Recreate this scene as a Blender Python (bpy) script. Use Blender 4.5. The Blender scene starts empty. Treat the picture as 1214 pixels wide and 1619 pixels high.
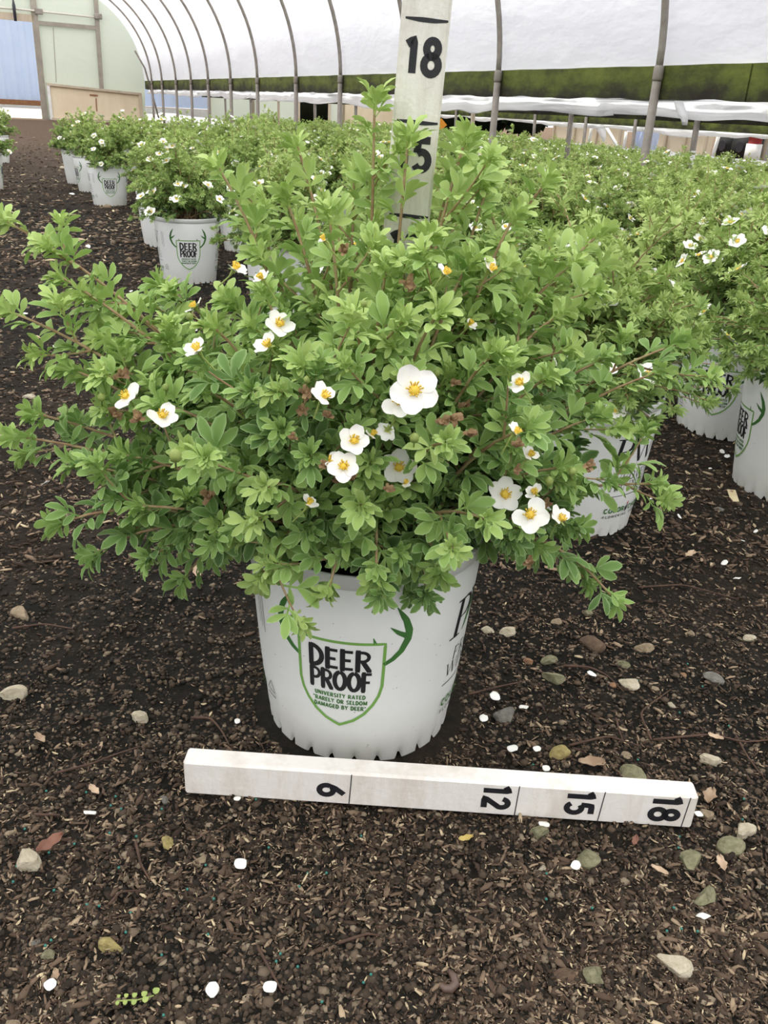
import bpy, math, random
import numpy as np
from mathutils import Vector, Matrix
from mathutils.bvhtree import BVHTree

# ------------------------------------------------------------------ camera, light, exposure
sc = bpy.context.scene
FOC, PITCH, ROLL, CAMH = 1350.0, .4425, .0521, .5854
cp, sp, cr, sr = math.cos(PITCH), math.sin(PITCH), math.cos(ROLL), math.sin(ROLL)
_fw = np.array([0, cp, -sp]); _up = np.array([0, sp, cp]); _ri = np.array([1., 0, 0])
CR = cr*_ri + sr*_up; CU = -sr*_ri + cr*_up; CF = _fw
CAM = np.array([0, 0, CAMH])
cd = bpy.data.cameras.new('camera'); cd.sensor_fit = 'VERTICAL'; cd.sensor_height = 36
cd.lens = 36*FOC/1619; cd.clip_start = .02; cd.clip_end = 300
co = bpy.data.objects.new('camera', cd); sc.collection.objects.link(co)
co.matrix_world = Matrix(((CR[0], CU[0], -CF[0], 0), (CR[1], CU[1], -CF[1], 0), (CR[2], CU[2], -CF[2], CAMH), (0, 0, 0, 1)))
sc.camera = co
vs = sc.view_settings; vs.view_transform = 'Standard'; vs.look = 'None'; vs.gamma = 1; vs.use_curve_mapping = False
vs.exposure = 0.40
w = bpy.data.worlds.new('sky'); sc.world = w; w.use_nodes = True
wn = w.node_tree.nodes; bg = wn['Background']; bg.inputs[0].default_value = (.94, .96, .98, 1); bg.inputs[1].default_value = .95
sun = bpy.data.lights.new('sun', 'SUN'); sun.energy = 4.6; sun.angle = math.radians(8); sun.color = (1, .96, .88)
so = bpy.data.objects.new('sun', sun); sc.collection.objects.link(so)
so.rotation_euler = (math.radians(-14), math.radians(-13), 0)
cy = sc.cycles
cy.max_bounces = 10; cy.diffuse_bounces = 6; cy.transmission_bounces = 8; cy.glossy_bounces = 3; cy.transparent_max_bounces = 8
cy.caustics_reflective = False; cy.caustics_refractive = False
cy.use_denoising = True

# ------------------------------------------------------------------ frames: the house axis runs along A, its cross direction along L
D1 = np.array([-.41081601, .91171827, 0]); D2 = np.array([.91171827, .41081601, 0])
YAW = math.atan2(-D1[0], D1[1])          # rotation that turns +Y into the house axis
def HW(a, l, z=0.): return a*D1 + l*D2 + np.array([0, 0, z])
def ray(u, v): return CR*(u-607)/FOC - CU*(v-809.5)/FOC + CF
def on_ground(u, v, z=0.):
    d = ray(u, v); return CAM + d*((z-CAMH)/d[2])
def on_lat(u, v, L):
    d = ray(u, v); p = CAM + d*(L/(d@D2)); return p@D1, p[2]
def on_axis(u, v, A):
    d = ray(u, v); p = CAM + d*(A/(d@D1)); return p@D2, p[2]
def at_y(u, v, Y):
    d = ray(u, v); return CAM + d*(Y/d[1])
def ground_z(l): return -.22*min(1, max(0, (l-3.7)/1.3))
rnd = random.Random(7); nr = np.random.default_rng(11)

# ------------------------------------------------------------------ mesh helpers
def mk(name, V, F, mats, parent=None, smooth=False, attrs=None, fm=None, loc=None):
    """V (n,3); F an int array (m,k) or a list of tuples; ONE mesh object."""
    me = bpy.data.meshes.new(name)
    V = np.asarray(V, dtype=np.float64).reshape(-1, 3)
    if loc is not None: V = V - np.asarray(loc)
    if isinstance(F, np.ndarray):
        k = F.shape[1]; m = len(F)
        me.vertices.add(len(V)); me.vertices.foreach_set('co', V.astype(np.float32).ravel())
        me.loops.add(m*k); me.loops.foreach_set('vertex_index', F.astype(np.int32).ravel())
        me.polygons.add(m); me.polygons.foreach_set('loop_start', np.arange(0, m*k, k, dtype=np.int32))
        me.update(calc_edges=True)
    else:
        me.from_pydata(V.tolist(), [], [tuple(map(int, f)) for f in F]); me.update()
    if not isinstance(mats, (list, tuple)): mats = [mats]
    for m_ in mats: me.materials.append(m_)
    if fm is not None: me.polygons.foreach_set('material_index', np.asarray(fm, dtype=np.int32))
    if smooth: me.polygons.foreach_set('use_smooth', np.ones(len(me.polygons), dtype=bool))
    for n, arr in (attrs or {}).items():
        at = me.attributes.new(n, 'FLOAT', 'POINT'); at.data.foreach_set('value', np.asarray(arr, dtype=np.float32))
    me.validate(); me.update()
    o = bpy.data.objects.new(name, me); sc.collection.objects.link(o)
    if parent is not None: o.parent = parent
    elif loc is not None: o.location = tuple(loc)
    return o
def empty(name, loc=(0, 0, 0), rz=0., s=1.):
    o = bpy.data.objects.new(name, None); sc.collection.objects.link(o)
    o.location = tuple(loc); o.rotation_euler = (0, 0, rz); o.scale = (s, s, s); o.empty_display_size = .02
    return o
def tag(o, label=None, cat=None, group=None, kind=None):
    if label: o['label'] = label
    if cat: o['category'] = cat
    if group: o['group'] = group
    if kind: o['kind'] = kind
    return o
def struct(o, label=None, cat='building'):
    o['kind'] = 'structure'; o['label'] = label or o.name.replace('_', ' '); o['category'] = cat; return o
class MB:
    """collects pieces of one mesh"""
    def __init__(s): s.V = []; s.F = []; s.M = []; s.n = 0
    def add(s, V, F, m=0):
        V = np.asarray(V, float); s.V.append(V); s.F += [tuple(int(i)+s.n for i in f) for f in F]; s.M += [m]*len(F); s.n += len(V); return s
    def box(s, c, size, ax=None, m=0, bev=0.):
        ax = np.eye(3) if ax is None else np.asarray(ax); c = np.asarray(c, float); h = np.asarray(size, float)/2
        if bev <= 0:
            P = np.array([[x, y, z] for x in (-1, 1) for y in (-1, 1) for z in (-1, 1)])*h
            F = [(0, 1, 3, 2), (4, 6, 7, 5), (0, 4, 5, 1), (2, 3, 7, 6), (0, 2, 6, 4), (1, 5, 7, 3)]
            return s.add(c + P@ax, F, m)
        b = bev; P = []; idx = {}
        for x in (-1, 1):
            for y in (-1, 1):
                for z in (-1, 1):
                    for k in range(3):
                        q = np.array([x*(h[0]-b), y*(h[1]-b), z*(h[2]-b)]); q[k] = (x, y, z)[k]*h[k]
                        idx[x, y, z, k] = len(P); P.append(q)
        F = []
        for k in range(3):
            i, j = (k+1) % 3, (k+2) % 3
            for sgn in (-1, 1):
                f = []
                for a_, b_ in ((-1, -1), (1, -1), (1, 1), (-1, 1)):
                    t = [0, 0, 0]; t[k] = sgn; t[i] = a_; t[j] = b_; f.append(idx[t[0], t[1], t[2], k])
                F.append(tuple(f if sgn > 0 else f[::-1]))
            for a_ in (-1, 1):
                for b_ in (-1, 1):
                    f = []
                    for c_, kk in ((-1, i), (-1, j), (1, j), (1, i)):
                        t = [0, 0, 0]; t[k] = c_; t[i] = a_; t[j] = b_; f.append(idx[t[0], t[1], t[2], kk])
                    F.append(tuple(f))
        for x in (-1, 1):
            for y in (-1, 1):
                for z in (-1, 1): F.append(tuple(idx[x, y, z, k] for k in range(3)))
        return s.add(c + np.array(P)@ax, F, m)
    def tube(s, P, R, n=8, m=0, cap=True):
        P = np.asarray(P, float); k = len(P); R = np.broadcast_to(np.asarray(R, float), (k,))
        T = np.gradient(P, axis=0); T /= np.linalg.norm(T, axis=1)[:, None]+1e-12
        ref = np.array([0, 0, 1.]) if abs(T[0][2]) < .9 else np.array([1., 0, 0])
        V = []; X = np.cross(T[0], ref); X /= np.linalg.norm(X)
        th = np.linspace(0, 2*math.pi, n, endpoint=False)
        for i in range(k):
            X = X - T[i]*(X@T[i]); X /= np.linalg.norm(X)+1e-12; Y = np.cross(T[i], X)
            V.append(P[i] + R[i]*(np.cos(th)[:, None]*X + np.sin(th)[:, None]*Y))
        F = [(i*n+j, i*n+(j+1) % n, (i+1)*n+(j+1) % n, (i+1)*n+j) for i in range(k-1) for j in range(n)]
        if cap: F += [tuple(range(n))[::-1], tuple((k-1)*n+j for j in range(n))]
        return s.add(np.concatenate(V), F, m)
    def grid(s, G, m=0):
        G = np.asarray(G, float); a, b = G.shape[:2]
        return s.add(G.reshape(-1, 3), [(i*b+j, (i+1)*b+j, (i+1)*b+j+1, i*b+j+1) for i in range(a-1) for j in range(b-1)], m)
    def build(s, name, mats, parent=None, smooth=False, loc=None, attrs=None):
        return mk(name, np.concatenate(s.V), s.F, mats, parent, smooth, attrs, s.M, loc)
HAX = np.array([D1, D2, [0, 0, 1.]])      # rows: along the house, across it, up
def solidify(o, t, off=-1):
    md = o.modifiers.new('thickness', 'SOLIDIFY'); md.thickness = t; md.offset = off; return o
def unit(v): v = np.asarray(v, float); return v/(np.linalg.norm(v)+1e-12)

# ------------------------------------------------------------------ materials
def mat(name): 
    m = bpy.data.materials.new(name); m.use_nodes = True; return m, m.node_tree.nodes, m.node_tree.links, m.node_tree.nodes['Principled BSDF']
def ramp(N, stops, interp='LINEAR'):
    r = N.new('ShaderNodeValToRGB'); r.color_ramp.interpolation = interp; e = r.color_ramp.elements
    while len(e) < len(stops): e.new(.5)
    for x, (p, c) in zip(e, stops): x.position = p; x.color = (*c, 1)
    return r
def noise(N, L, scale, detail=4, rough=.6, co='Object', stretch=None):
    t = N.new('ShaderNodeTexCoord'); n = N.new('ShaderNodeTexNoise'); n.inputs['Scale'].default_value = scale
    n.inputs['Detail'].default_value = detail; n.inputs['Roughness'].default_value = rough
    if stretch:
        mp = N.new('ShaderNodeMapping'); mp.inputs['Scale'].default_value = stretch
        L.new(t.outputs[co], mp.inputs[0]); L.new(mp.outputs[0], n.inputs['Vector'])
    else: L.new(t.outputs[co], n.inputs['Vector'])
    return n
def bump(N, L, src, b, strength=.3, dist=.01):
    bp = N.new('ShaderNodeBump'); bp.inputs['Strength'].default_value = strength; bp.inputs['Distance'].default_value = dist
    L.new(src, bp.inputs['Height']); L.new(bp.outputs[0], b.inputs['Normal'])
def plain(name, col, rough=.6, var=None, scale=20., metal=0., bmp=0., stretch=None, spec=.5):
    m, N, L, b = mat(name); b.inputs['Roughness'].default_value = rough; b.inputs['Metallic'].default_value = metal
    b.inputs['Specular IOR Level'].default_value = spec
    b.inputs['Base Color'].default_value = (*col, 1)
    if var is not None:
        n = noise(N, L, scale, 5, .65, stretch=stretch); r = ramp(N, [(.32, var), (.68, col)])
        L.new(n.outputs['Fac'], r.inputs[0]); L.new(r.outputs[0], b.inputs['Base Color'])
        if bmp: bump(N, L, n.outputs['Fac'], b, bmp, .004)
    return m
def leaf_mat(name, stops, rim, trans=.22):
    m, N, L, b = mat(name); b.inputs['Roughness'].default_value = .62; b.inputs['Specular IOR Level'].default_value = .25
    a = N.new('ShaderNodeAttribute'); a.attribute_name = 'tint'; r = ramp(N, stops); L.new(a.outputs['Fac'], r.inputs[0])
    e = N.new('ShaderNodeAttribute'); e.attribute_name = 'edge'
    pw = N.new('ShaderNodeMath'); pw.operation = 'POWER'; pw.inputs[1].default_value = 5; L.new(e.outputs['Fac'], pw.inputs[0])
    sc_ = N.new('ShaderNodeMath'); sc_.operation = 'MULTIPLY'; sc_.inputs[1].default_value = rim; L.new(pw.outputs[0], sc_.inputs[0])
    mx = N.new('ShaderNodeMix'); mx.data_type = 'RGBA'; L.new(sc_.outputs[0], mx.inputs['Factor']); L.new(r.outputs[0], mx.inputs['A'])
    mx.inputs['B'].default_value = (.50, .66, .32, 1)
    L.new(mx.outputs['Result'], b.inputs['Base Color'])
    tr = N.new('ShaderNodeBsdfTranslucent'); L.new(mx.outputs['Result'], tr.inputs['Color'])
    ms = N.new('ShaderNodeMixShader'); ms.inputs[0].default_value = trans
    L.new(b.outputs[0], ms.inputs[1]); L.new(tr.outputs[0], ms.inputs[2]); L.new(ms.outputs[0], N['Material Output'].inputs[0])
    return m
def film_mat(name, col, t=.72):
    m, N, L, b = mat(name); b.inputs['Base Color'].default_value = (*col, 1); b.inputs['Roughness'].default_value = .45
    tr = N.new('ShaderNodeBsdfTranslucent'); tr.inputs['Color'].default_value = (*col, 1)
    ms = N.new('ShaderNodeMixShader'); ms.inputs[0].default_value = t
    n = noise(N, L, 1.6, 4, .55, stretch=(1, 1, 2.5)); bp = N.new('ShaderNodeBump'); bp.inputs['Strength'].default_value = .3; bp.inputs['Distance'].default_value = .06
    L.new(n.outputs['Fac'], bp.inputs['Height']); L.new(bp.outputs[0], b.inputs['Normal']); L.new(bp.outputs[0], tr.inputs['Normal'])
    L.new(b.outputs[0], ms.inputs[1]); L.new(tr.outputs[0], ms.inputs[2]); L.new(ms.outputs[0], N['Material Output'].inputs[0])
    return m
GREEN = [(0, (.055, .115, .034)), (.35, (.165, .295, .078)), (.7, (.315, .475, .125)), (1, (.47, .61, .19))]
M = {}
M['leaf'] = leaf_mat('potentilla_leaf', GREEN, .7)
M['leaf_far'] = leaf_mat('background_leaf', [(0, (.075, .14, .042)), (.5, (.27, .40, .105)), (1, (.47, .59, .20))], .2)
M['tree'] = leaf_mat('dark_tree_leaf', [(0, (.006, .012, .005)), (1, (.03, .055, .018))], 0, .1)
M['stem'] = plain('young_stem', (.44, .34, .18), .7, (.27, .155, .08), 60)
M['petal'] = plain('white_petal', (.92, .92, .88), .55, (.88, .88, .80), 60, spec=.2)
M['yellow'] = plain('yellow_stamens', (.88, .66, .09), .6, (.72, .48, .04), 300)
M['spent'] = plain('dried_blossom', (.40, .27, .13), .8, (.16, .08, .04), 150)
M['bud'] = plain('green_bud', (.38, .45, .12), .6, (.25, .34, .09), 120)
M['film'] = film_mat('white_poly_film', (.93, .93, .98))
M['curtain'] = film_mat('rolled_poly_curtain', (.97, .97, .98), .7)
M['steel'] = plain('weathered_galvanised_steel', (.34, .31, .27), .55, (.20, .175, .15), 9, .15)
def moss_mat(nm='mossy_board', z0=.68, z1=.80):
    m, N, L, b = mat(nm); b.inputs['Roughness'].default_value = .9
    n = noise(N, L, 3.2, 7, .7, stretch=(1, 1, 2.2)); r = ramp(N, [(.30, (.014, .010, .006)), (.44, (.035, .038, .010)), (.58, (.080, .098, .014)), (.78, (.145, .17, .03))])
    n2 = noise(N, L, 1.2, 3, .6); t = N.new('ShaderNodeTexCoord'); sx = N.new('ShaderNodeSeparateXYZ'); L.new(t.outputs['Object'], sx.inputs[0])
    mr = N.new('ShaderNodeMapRange'); mr.inputs[1].default_value = z0; mr.inputs[2].default_value = z1; mr.inputs[3].default_value = -.16; mr.inputs[4].default_value = .10
    L.new(sx.outputs['Z'], mr.inputs[0])
    ad = N.new('ShaderNodeMath'); ad.operation = 'ADD'; L.new(n.outputs['Fac'], ad.inputs[0]); L.new(mr.outputs[0], ad.inputs[1])
    L.new(ad.outputs[0], r.inputs[0]); L.new(r.outputs[0], b.inputs['Base Color']); bump(N, L, n.outputs['Fac'], b, .4, .01); return m
M['moss'] = moss_mat()
def painted(name, col, worn, scale):
    m, N, L, b = mat(name); b.inputs['Roughness'].default_value = .55
    n = noise(N, L, scale, 8, .72, stretch=(1, 1, .25)); r = ramp(N, [(.28, worn), (.42, tuple(.5*(a+c) for a, c in zip(col, worn))), (.55, col)])
    L.new(n.outputs['Fac'], r.inputs[0]); L.new(r.outputs[0], b.inputs['Base Color'])
    n2 = noise(N, L, 160, 4, .6); bump(N, L, n2.outputs['Fac'], b, .35, .002); return m
M['white_wood'] = painted('white_painted_wood', (.90, .865, .81), (.70, .63, .54), 22)
M['white_wood_worn'] = painted('worn_white_painted_wood', (.86, .84, .77), (.58, .53, .44), 18)
M['black_paint'] = plain('black_number_paint', (.010, .010, .013), .5, (.02, .02, .025), 90)
M['pot'] = plain('white_pot_plastic', (.86, .875, .85), .38, (.81, .83, .80), 14)
def pot_specks(m):
    N = m.node_tree.nodes; L = m.node_tree.links; b = N['Principled BSDF']
    old = b.inputs['Base Color'].links[0].from_socket
    t = N.new('ShaderNodeTexCoord'); v = N.new('ShaderNodeTexVoronoi'); v.inputs['Scale'].default_value = 130; L.new(t.outputs['Object'], v.inputs['Vector'])
    n = noise(N, L, 33, 2, .5); ad = N.new('ShaderNodeMath'); ad.operation = 'MULTIPLY_ADD'; ad.inputs[1].default_value = .5; ad.inputs[2].default_value = -.20
    L.new(n.outputs['Fac'], ad.inputs[0])
    lt = N.new('ShaderNodeMath'); lt.operation = 'LESS_THAN'; L.new(v.outputs['Distance'], lt.inputs[0])
    sb = N.new('ShaderNodeMath'); sb.operation = 'SUBTRACT'; sb.inputs[1].default_value = .0; L.new(ad.outputs[0], sb.inputs[0]); L.new(sb.outputs[0], lt.inputs[1])
    mx = N.new('ShaderNodeMix'); mx.data_type = 'RGBA'; mu = N.new('ShaderNodeMath'); mu.operation = 'MULTIPLY'; mu.inputs[1].default_value = .55
    L.new(lt.outputs[0], mu.inputs[0]); L.new(mu.outputs[0], mx.inputs['Factor']); L.new(old, mx.inputs['A']); mx.inputs['B'].default_value = (.25, .24, .21, 1)
    sx = N.new('ShaderNodeSeparateXYZ'); L.new(t.outputs['Object'], sx.inputs[0]); mr = N.new('ShaderNodeMapRange')
    mr.inputs[1].default_value = .0; mr.inputs[2].default_value = .07; mr.inputs[3].default_value = .65; mr.inputs[4].default_value = 0; L.new(sx.outputs['Z'], mr.inputs[0])
    n3 = noise(N, L, 20, 5, .6); m3 = N.new('ShaderNodeMath'); m3.operation = 'MULTIPLY'; L.new(mr.outputs[0], m3.inputs[0]); L.new(n3.outputs['Fac'], m3.inputs[1])
    m2 = N.new('ShaderNodeMix'); m2.data_type = 'RGBA'; L.new(m3.outputs[0], m2.inputs['Factor']); L.new(mx.outputs['Result'], m2.inputs['A']); m2.inputs['B'].default_value = (.60, .57, .46, 1)
    L.new(m2.outputs['Result'], b.inputs['Base Color'])
pot_specks(M['pot'])
M['print_green'] = plain('light_green_print', (.19, .40, .085), .5)
M['print_dark_green'] = plain('dark_green_print', (.055, .20, .035), .5, (.04, .13, .03), 40)
M['print_black'] = plain('black_print', (.012, .012, .014), .5)
M['print_red'] = plain('red_print', (.55, .06, .06), .5)
M['potting_soil'] = plain('potting_soil', (.035, .022, .014), .95, (.012, .009, .007), 120, bmp=.6)
def soil_mat():
    m, N, L, b = mat('dark_soil_ground'); b.inputs['Roughness'].default_value = .95; b.inputs['Specular IOR Level'].default_value = .15
    n1 = noise(N, L, 2.2, 5, .6); n2 = noise(N, L, 44, 9, .8); n3 = noise(N, L, 190, 5, .7)
    a = N.new('ShaderNodeMath'); a.operation = 'MULTIPLY_ADD'; a.inputs[1].default_value = .55; L.new(n1.outputs['Fac'], a.inputs[0])
    h = N.new('ShaderNodeMath'); h.operation = 'MULTIPLY'; h.inputs[1].default_value = .45; L.new(n2.outputs['Fac'], h.inputs[0]); L.new(h.outputs[0], a.inputs[2])
    r = ramp(N, [(.36, (.013, .014, .011)), (.47, (.028, .026, .020)), (.56, (.058, .044, .031)), (.70, (.13, .10, .072))]); L.new(a.outputs[0], r.inputs[0])
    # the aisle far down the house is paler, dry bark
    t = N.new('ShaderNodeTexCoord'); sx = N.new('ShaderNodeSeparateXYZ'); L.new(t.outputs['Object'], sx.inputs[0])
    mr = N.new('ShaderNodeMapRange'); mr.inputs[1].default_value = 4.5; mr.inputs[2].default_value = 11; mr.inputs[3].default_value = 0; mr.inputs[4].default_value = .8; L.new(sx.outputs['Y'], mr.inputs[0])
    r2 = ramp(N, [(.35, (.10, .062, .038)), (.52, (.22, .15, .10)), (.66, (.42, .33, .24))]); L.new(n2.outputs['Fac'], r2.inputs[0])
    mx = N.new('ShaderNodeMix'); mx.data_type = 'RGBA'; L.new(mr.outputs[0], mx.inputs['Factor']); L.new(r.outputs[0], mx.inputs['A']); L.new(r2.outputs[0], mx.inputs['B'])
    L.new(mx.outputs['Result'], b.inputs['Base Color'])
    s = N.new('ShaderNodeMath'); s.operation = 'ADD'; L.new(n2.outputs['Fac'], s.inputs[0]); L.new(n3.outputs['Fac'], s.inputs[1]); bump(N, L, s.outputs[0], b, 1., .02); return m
M['soil'] = soil_mat()
def tint_mat(name, stops, rough=.85):
    m, N, L, b = mat(name); b.inputs['Roughness'].default_value = rough; b.inputs['Specular IOR Level'].default_value = .2
    a = N.new('ShaderNodeAttribute'); a.attribute_name = 'tint'; r = ramp(N, stops); L.new(a.outputs['Fac'], r.inputs[0]); L.new(r.outputs[0], b.inputs['Base Color']); return m
M['mulch'] = tint_mat('bark_mulch', [(0, (.022, .016, .012)), (.30, (.078, .051, .034)), (.55, (.18, .125, .083)), (.78, (.41, .31, .20)), (1, (.68, .57, .35))])
M['crumb'] = tint_mat('soil_crumbs', [(0, (.015, .014, .011)), (.5, (.050, .037, .026)), (.85, (.115, .084, .057)), (1, (.26, .21, .145))], .95)
M['gravel'] = plain('pale_gravel', (.62, .58, .52), .9, (.42, .38, .33), 6)
M['blue_metal'] = plain('blue_corrugated_metal', (.60, .70, .92), .45, (.55, .65, .88), 1.5)
M['polycarb'] = film_mat('pale_green_panel', (.75, .79, .71), .42)
M['steel_frame'] = plain('grey_door_frame', (.36, .33, .27), .6, (.26, .23, .19), 5)
M['old_wood'] = plain('weathered_pale_wood', (.60, .52, .40), .8, (.44, .36, .26), 6, stretch=(1, 1, .2))
M['plywood'] = plain('stained_tan_panel', (.76, .66, .48), .7, (.67, .55, .38), 2.5, stretch=(1, 1, .4))
M['rust'] = plain('rust_brown_stain', (.26, .11, .05), .9, (.34, .17, .08), 12)
M['pipe'] = plain('white_pipe', (.62, .60, .52), .5)
M['dark_metal'] = plain('dark_metal', (.03, .03, .045), .5)
M['tan_wall'] = plain('tan_wall', (.78, .69, .53), .8, (.71, .61, .45), 2)
M['truck'] = plain('dark_grey_vehicle_paint', (.06, .07, .085), .35)
M['tyre'] = plain('black_tyre', (.010, .010, .010), .8)
M['red'] = plain('red_paint', (.36, .03, .03), .5)
M['amber'] = plain('amber_sign', (.75, .32, .02), .5)
M['white_paint'] = plain('white_paint', (.75, .75, .73), .6, (.62, .61, .58), 10)
STONE = {}
for k, (c, v) in {'cream': ((.56, .50, .38), (.38, .33, .22)), 'tan': ((.36, .28, .18), (.20, .15, .09)), 'green': ((.29, .27, .16), (.12, .12, .06)),
                  'brown': ((.15, .095, .055), (.07, .045, .028)), 'grey': ((.22, .21, .18), (.11, .105, .085)), 'orange': ((.40, .23, .12), (.24, .13, .07)), 'yellow': ((.45, .37, .14), (.24, .19, .07))}.items():
    STONE[k] = plain(k+'_stone', c, .85, v, 1.6, bmp=.8)
M['dead_leaf'] = plain('dry_leaf', (.42, .31, .20), .75, (.27, .17, .10), 40)
M['dead_leaf_red'] = plain('reddish_dry_leaf', (.26, .12, .075), .75, (.17, .075, .05), 40)
M['dead_leaf_pale'] = plain('pale_dry_leaf', (.60, .45, .31), .7, (.46, .33, .21), 40)
M['yellow_leaf'] = plain('yellowed_leaf', (.58, .46, .14), .7, (.45, .33, .09), 50)
M['twig'] = plain('brown_twig', (.115, .062, .038), .85, (.05, .028, .018), 60)
M['pellet'] = plain('teal_fertilizer', (.035, .20, .16), .5)
M['worm'] = plain('worm_skin', (.15, .10, .075), .4, (.09, .055, .04), 90)
M['tag'] = plain('pale_yellow_tag', (.68, .58, .36), .6, (.55, .45, .26), 40)

# ------------------------------------------------------------------ the ground
def nz(x, y, s, seed):      # cheap smooth value noise for heights
    r = np.random.default_rng(seed); T = r.random((64, 64)); X = x*s; Y = y*s
    i = np.floor(X).astype(int); j = np.floor(Y).astype(int); fx = X-i; fy = Y-j; fx = fx*fx*(3-2*fx); fy = fy*fy*(3-2*fy)
    g = lambda a, b: T[a % 64, b % 64]
    return (g(i, j)*(1-fx)+g(i+1, j)*fx)*(1-fy)+(g(i, j+1)*(1-fx)+g(i+1, j+1)*fx)*fy
def soil_h(x, y):
    k = np.clip((5-np.hypot(x, y))/3, 0, 1)
    h = (nz(x, y, 9, 1)-.5)*.010 + (nz(x, y, 33, 2)-.5)*.009 + (nz(x, y, 80, 3)-.5)*.006
    flat = np.clip((np.hypot(x+.0167, y-.7539)-.10)/.08, 0, 1)      # level where the pot stands
    return h*k*(.25+.75*flat) - .002
def ground_pt(u, v):
    p = on_ground(u, v); return np.array([p[0], p[1], float(soil_h(p[0], p[1]))])
xs = np.concatenate([np.linspace(-60, -2.2, 30)[:-1], np.linspace(-2.2, 1.6, 300), np.linspace(1.6, 60, 40)[1:]])
ys = np.concatenate([np.linspace(-8, .2, 8)[:-1], np.linspace(.2, 3.4, 260), np.linspace(3.4, 6, 40)[1:], np.linspace(6, 70, 40)[1:]])
GX, GY = np.meshgrid(xs, ys, indexing='ij')
lat = GX*D2[0]+GY*D2[1]
GZ = soil_h(GX, GY) - .22*np.clip((lat-3.7)/1.3, 0, 1)
G = np.stack([GX, GY, GZ], -1); a_, b_ = GX.shape
ii = (np.arange(a_-1)[:, None]*b_+np.arange(b_-1)[None]).ravel()
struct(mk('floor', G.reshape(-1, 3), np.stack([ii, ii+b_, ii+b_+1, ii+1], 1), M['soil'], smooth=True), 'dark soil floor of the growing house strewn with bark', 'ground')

# bark chips, straw flecks and soil crumbs: nobody could count them
def chips(n, region, lmin, lmax, dark, seed, wscale=1.):
    r = np.random.default_rng(seed); P = region(r, n); n = len(P)
    L_ = r.uniform(lmin, lmax, n)*(.5+r.random(n)); W_ = L_*r.uniform(.14, .42, n)*wscale; T_ = np.minimum(W_*.35, .0022)
    yaw = r.uniform(0, 2*np.pi, n); tilt = r.normal(0, .22, n); roll = r.normal(0, .35, n)
    B = np.array([[-.5, -.28, -.5], [-.5, .28, -.5], [-.5, -.28, .5], [-.5, .28, .5], [0, -.5, -.5], [0, .5, -.5], [0, -.5, .5], [0, .5, .5], [.5, -.2, -.5], [.5, .2, -.5], [.5, -.2, .5], [.5, .2, .5]])
    V = B[None]*np.stack([L_, W_, T_], 1)[:, None]
    V[:, 4:8, 2] += (L_*r.normal(0, .07, n))[:, None]
    c, s = np.cos(roll)[:, None], np.sin(roll)[:, None]; V = np.stack([V[..., 0], c*V[..., 1]-s*V[..., 2], s*V[..., 1]+c*V[..., 2]], -1)
    c, s = np.cos(tilt)[:, None], np.sin(tilt)[:, None]; V = np.stack([c*V[..., 0]-s*V[..., 2], V[..., 1], s*V[..., 0]+c*V[..., 2]], -1)
    c, s = np.cos(yaw)[:, None], np.sin(yaw)[:, None]; V = np.stack([c*V[..., 0]-s*V[..., 1], s*V[..., 0]+c*V[..., 1], V[..., 2]], -1)
    V += P[:, None]; V[..., 2] += .0018
    F1 = np.array([[2, 6, 7, 3], [6, 10, 11, 7], [0, 4, 6, 2], [4, 8, 10, 6], [1, 3, 7, 5], [5, 7, 11, 9], [0, 2, 3, 1], [8, 9, 11, 10]])
    F = (F1[None]+(np.arange(n)*12)[:, None, None]).reshape(-1, 4)
    t = np.clip(r.beta(1.3, dark, n), 0, 1)
    return V.reshape(-1, 3), F, np.repeat(t, 12)
def wedge(v0, v1, umin=-300, umax=1520, even=False):
    def f(r, n):
        d0 = on_ground(607, v0)[1]; d1 = on_ground(607, v1)[1]
        u = r.uniform(umin, umax, n); v = v0+(v1-v0)*r.random(n)
        d = CR[None]*((u-607)/FOC)[:, None] - CU[None]*((v-809.5)/FOC)[:, None]+CF[None]; k = (0-CAMH)/d[:, 2]
        P = CAM+d*k[:, None]; dens = nz(P[:, 0]+5, P[:, 1]+3, 4.2, 21)*.55+nz(P[:, 0]+9, P[:, 1]+2, 14, 22)*.4-.13*np.clip((.12-P[:, 0])/.3, 0, 1)*(P[:, 1] < 1.2)+.10*(P[:, 0] > .15)
        keep = r.random(n) < (1. if even else np.clip((dens-.24)*2.1, .10, 1)); P = P[keep]
        rr = np.hypot(P[:, 0]+.0167, P[:, 1]-.7539); P = P[(rr > .112)]; la = P@D2
        P[:, 2] = soil_h(P[:, 0], P[:, 1]) - .22*np.clip((la-3.7)/1.3, 0, 1); return P
    return f
near = chips(17000, wedge(1700, 900), .0030, .0098, 2.5, 31); mid = chips(25000, wedge(900, 420), .004, .014, 2.1, 32)
far = chips(6000, wedge(420, 215, -200, 420), .012, .04, 1.1, 33)
fine = chips(45000, wedge(1700, 950), .0014, .0050, 1.7, 34)
off = 0; VV = []; FF = []; TT = []
for V_, F_, t_ in (near, mid, far, fine): VV.append(V_); FF.append(F_+off); TT.append(t_); off += len(V_)
tag(mk('bark_mulch', np.concatenate(VV), np.concatenate(FF), M['mulch'], attrs={'tint': np.concatenate(TT)}), 'brown bark chips and straw flecks scattered over the dark soil', 'mulch', kind='stuff')
ico = np.array([[0, 0, 1], [.89, 0, .45], [.28, .85, .45], [-.72, .53, .45], [-.72, -.53, .45], [.28, -.85, .45], [.72, .53, -.45], [-.28, .85, -.45], [-.89, 0, -.45], [-.28, -.85, -.45], [.72, -.53, -.45], [0, 0, -1]])
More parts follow.
